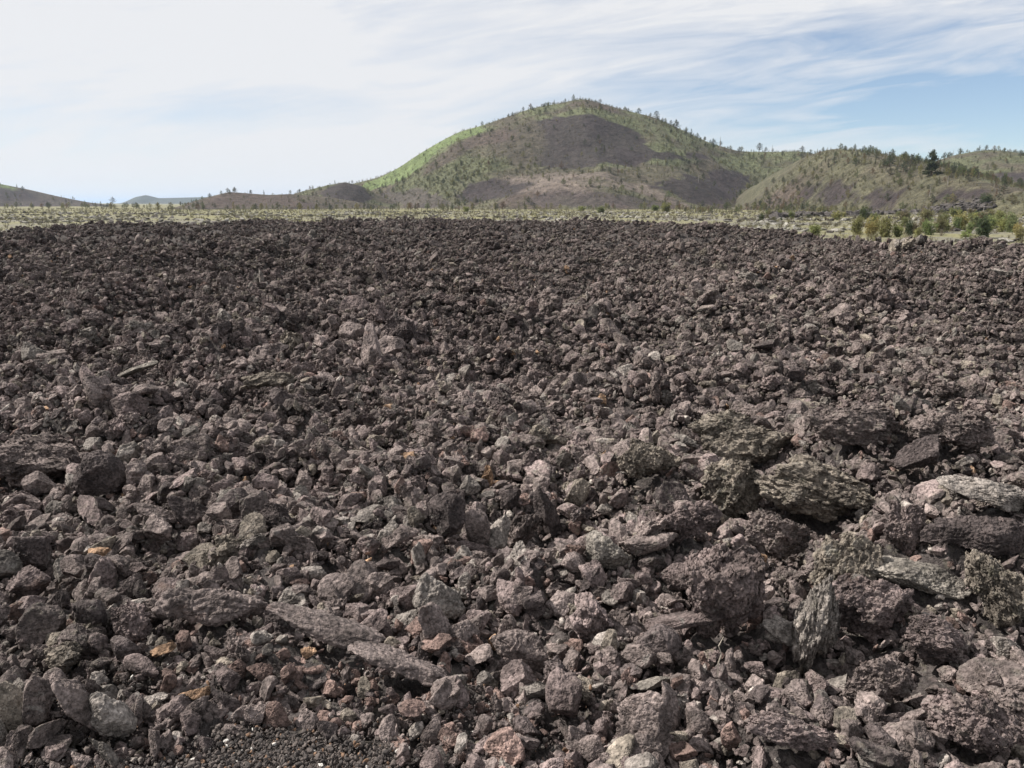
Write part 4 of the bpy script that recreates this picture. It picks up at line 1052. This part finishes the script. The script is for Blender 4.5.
for hn, cnt, h0, h1 in (('cone', 11000, .7, 2.1), ('rhill', 11000, .5, 1.5), ('fhill', 3500, .6, 1.8), ('mound', 900, .5, 1.0), ('lowhill', 900, .4, .9)):
    H = HILLS[hn]; W = max((H['z'].max() - PLAIN) / H['slope'] * 1.3, H['minw'])
    x = rng.uniform(H['x'][0], H['x'][-1], cnt * 2); y = rng.uniform(H['Y'] - W, H['Y'] + 3, cnt * 2)
    z = hill_height(hn, x, y); _, de = cover_at(hn, x, y)
    ok = (z > PLAIN + .1) & (rng.rand(cnt * 2) < de); x, y, z = x[ok][:cnt], y[ok][:cnt], z[ok][:cnt]; n = len(x)
    h = rng.uniform(h0, h1, n); Pq.append(np.stack([x, y, z], 1)); Hq.append(np.stack([h * 1.2, h * 1.2, h], 1))
    Tq.append(np.array([(.19, .185, .075), (.15, .155, .07), (.17, .16, .11), (.09, .10, .05)])[rng.choice(4, n, p=[.3, .3, .2, .2])] * rng.uniform(.8, 1.2, (n, 1)))
Pq, Hq, Tq = map(np.concatenate, (Pq, Hq, Tq)); n = len(Pq)
scatter('sagebrush', bush, Pq, np.stack([np.zeros(n), np.zeros(n), rng.uniform(0, 6.28, n)], 1), Hq, rng.randint(0, 4, n), Tq)

# ----------------------------------------------------------------------------
# air, sky, sun, camera
# ----------------------------------------------------------------------------
def build_haze():
    bm = bmesh.new(); bmesh.ops.create_cube(bm, size=1)
    me = bpy.data.meshes.new('haze'); bm.to_mesh(me); bm.free()
    o = link('haze', me); lo, hi = -6.0, 112.0
    o.scale = (90000, 90000, hi - lo); o.location = (0, 0, (hi + lo) / 2)
    m = bpy.data.materials.new('air'); m.use_nodes = True; N = NT(m.node_tree); N.n.clear()
    out = N.add('ShaderNodeOutputMaterial'); v = N.add('ShaderNodeVolumePrincipled')
    v.inputs['Color'].default_value = (.62, .78, 1.0, 1); v.inputs['Density'].default_value = HAZE; v.inputs['Anisotropy'].default_value = .2
    N.l.new(v.outputs[0], out.inputs['Volume']); me.materials.append(m)
    tag(o, kind='stuff')
HAZE = 0.75e-4
if HAZE: build_haze()

w = bpy.data.worlds.new('World'); scene.world = w; w.use_nodes = True
N = NT(w.node_tree); N.n.clear()
out = N.add('ShaderNodeOutputWorld')
sky = N.add('ShaderNodeTexSky', sky_type='NISHITA', sun_disc=False)
sky.sun_elevation = SUN_EL; sky.sun_rotation = SUN_AZ; sky.altitude = 1800; sky.air_density = 1.0; sky.dust_density = 0.25; sky.ozone_density = 2.5
bs = N.add('ShaderNodeBackground'); N.l.new(sky.outputs[0], bs.inputs[0]); bs.inputs[1].default_value = .078
tc = N.add('ShaderNodeTexCoord'); sp = N.add('ShaderNodeSeparateXYZ'); N.l.new(tc.outputs['Generated'], sp.inputs[0])
X, Y, Zc = sp.outputs
yy = N.math('ADD', N.math('ABSOLUTE', Y), .12)
A_ = N.math('DIVIDE', X, yy); E_ = N.math('DIVIDE', Zc, yy)
def gauss(ca, ce, sa, se, amp):
    a = N.math('POWER', N.math('MULTIPLY', N.math('SUBTRACT', A_, ca), 1 / sa), 2.0)
    a = N.math('POWER', N.math('ABSOLUTE', N.math('MULTIPLY', N.math('SUBTRACT', A_, ca), 1 / sa)), 2.0)
    e = N.math('POWER', N.math('ABSOLUTE', N.math('MULTIPLY', N.math('SUBTRACT', E_, ce), 1 / se)), 2.0)
    return N.math('MULTIPLY', N.math('EXPONENT', N.math('MULTIPLY', N.math('ADD', a, e), -1.0)), amp)
def streaks(slope, along, across, seed, dist, detail=6):
    c = N.add('ShaderNodeCombineXYZ')
    N.put(c, 0, N.math('MULTIPLY', N.math('ADD', A_, N.math('MULTIPLY', E_, slope)), along))
    N.put(c, 1, N.math('MULTIPLY', N.math('SUBTRACT', E_, N.math('MULTIPLY', A_, slope)), across)); N.put(c, 2, seed)
    return N.noise(c.outputs[0], 1.0, detail, .58, dist)
cov = N.math('ADD', .64, N.math('MULTIPLY', N.math('SUBTRACT', streaks(.16, 2.6, 13.0, 3.1, .9), .5), 1.45))
cov = N.math('ADD', cov, N.math('MULTIPLY', N.math('SUBTRACT', streaks(.12, 6.0, 46.0, 8.7, 1.1), .5), N.ramp(A_, -.15, .35, .5, 1.5)))
cov = N.math('ADD', cov, N.ramp(A_, .45, -.55, 0, .44))
cov = N.math('ADD', cov, N.ramp(E_, .14, .26, 0, .22))
for g in ((.48, .095, .30, .050, -.78), (.06, .175, .22, .022, -.06), (-.30, .095, .22, .022, -.26), (-.30, .165, .35, .03, .14), (-.45, .03, .25, .03, -.12), (.52, .135, .16, .007, .35), (.33, .105, .10, .006, .22), (.45, .235, .40, .035, .42), (-.25, .20, .25, .012, -.10), (-.15, .13, .2, .008, .16)):
    cov = N.math('ADD', cov, gauss(*g))
cov = N.math('MINIMUM', N.math('MAXIMUM', cov, .10), .97)
bc = N.add('ShaderNodeBackground'); bc.inputs[0].default_value = (.95, .955, .975, 1); bc.inputs[1].default_value = .585
mx = N.add('ShaderNodeMixShader'); N.l.new(cov, mx.inputs[0]); N.l.new(bs.outputs[0], mx.inputs[1]); N.l.new(bc.outputs[0], mx.inputs[2])
N.l.new(mx.outputs[0], out.inputs[0])

sd = bpy.data.lights.new('sun', 'SUN'); sd.energy = 5.0; sd.angle = math.radians(.6); sd.color = (1.0, .95, .88)
so = bpy.data.objects.new('sun', sd); COL.objects.link(so); so.location = (0, 0, 150)
to_sun = Vector((math.sin(SUN_AZ) * math.cos(SUN_EL), math.cos(SUN_AZ) * math.cos(SUN_EL), math.sin(SUN_EL)))
so.rotation_euler = to_sun.to_track_quat('Z', 'Y').to_euler()

cd = bpy.data.cameras.new('camera'); cam = bpy.data.objects.new('camera', cd); COL.objects.link(cam)
cd.sensor_width = 36; cd.lens = 36 * 804 / 1024; cd.clip_start = .05; cd.clip_end = 120000
cam.location = (0, 0, 1.75); cam.rotation_euler = (math.pi / 2 - math.atan(181 / 804), 0, 0)
scene.camera = cam
vs = scene.view_settings
vs.view_transform = 'Standard'; vs.look = 'None'; vs.gamma = 1; vs.exposure = 0.62; vs.use_curve_mapping = False
scene.render.engine = 'CYCLES'
scene.cycles.max_bounces = 4; scene.cycles.diffuse_bounces = 2; scene.cycles.glossy_bounces = 1; scene.cycles.transmission_bounces = 2
scene.cycles.volume_bounces = 0; scene.cycles.use_denoising = True; scene.cycles.use_adaptive_sampling = True
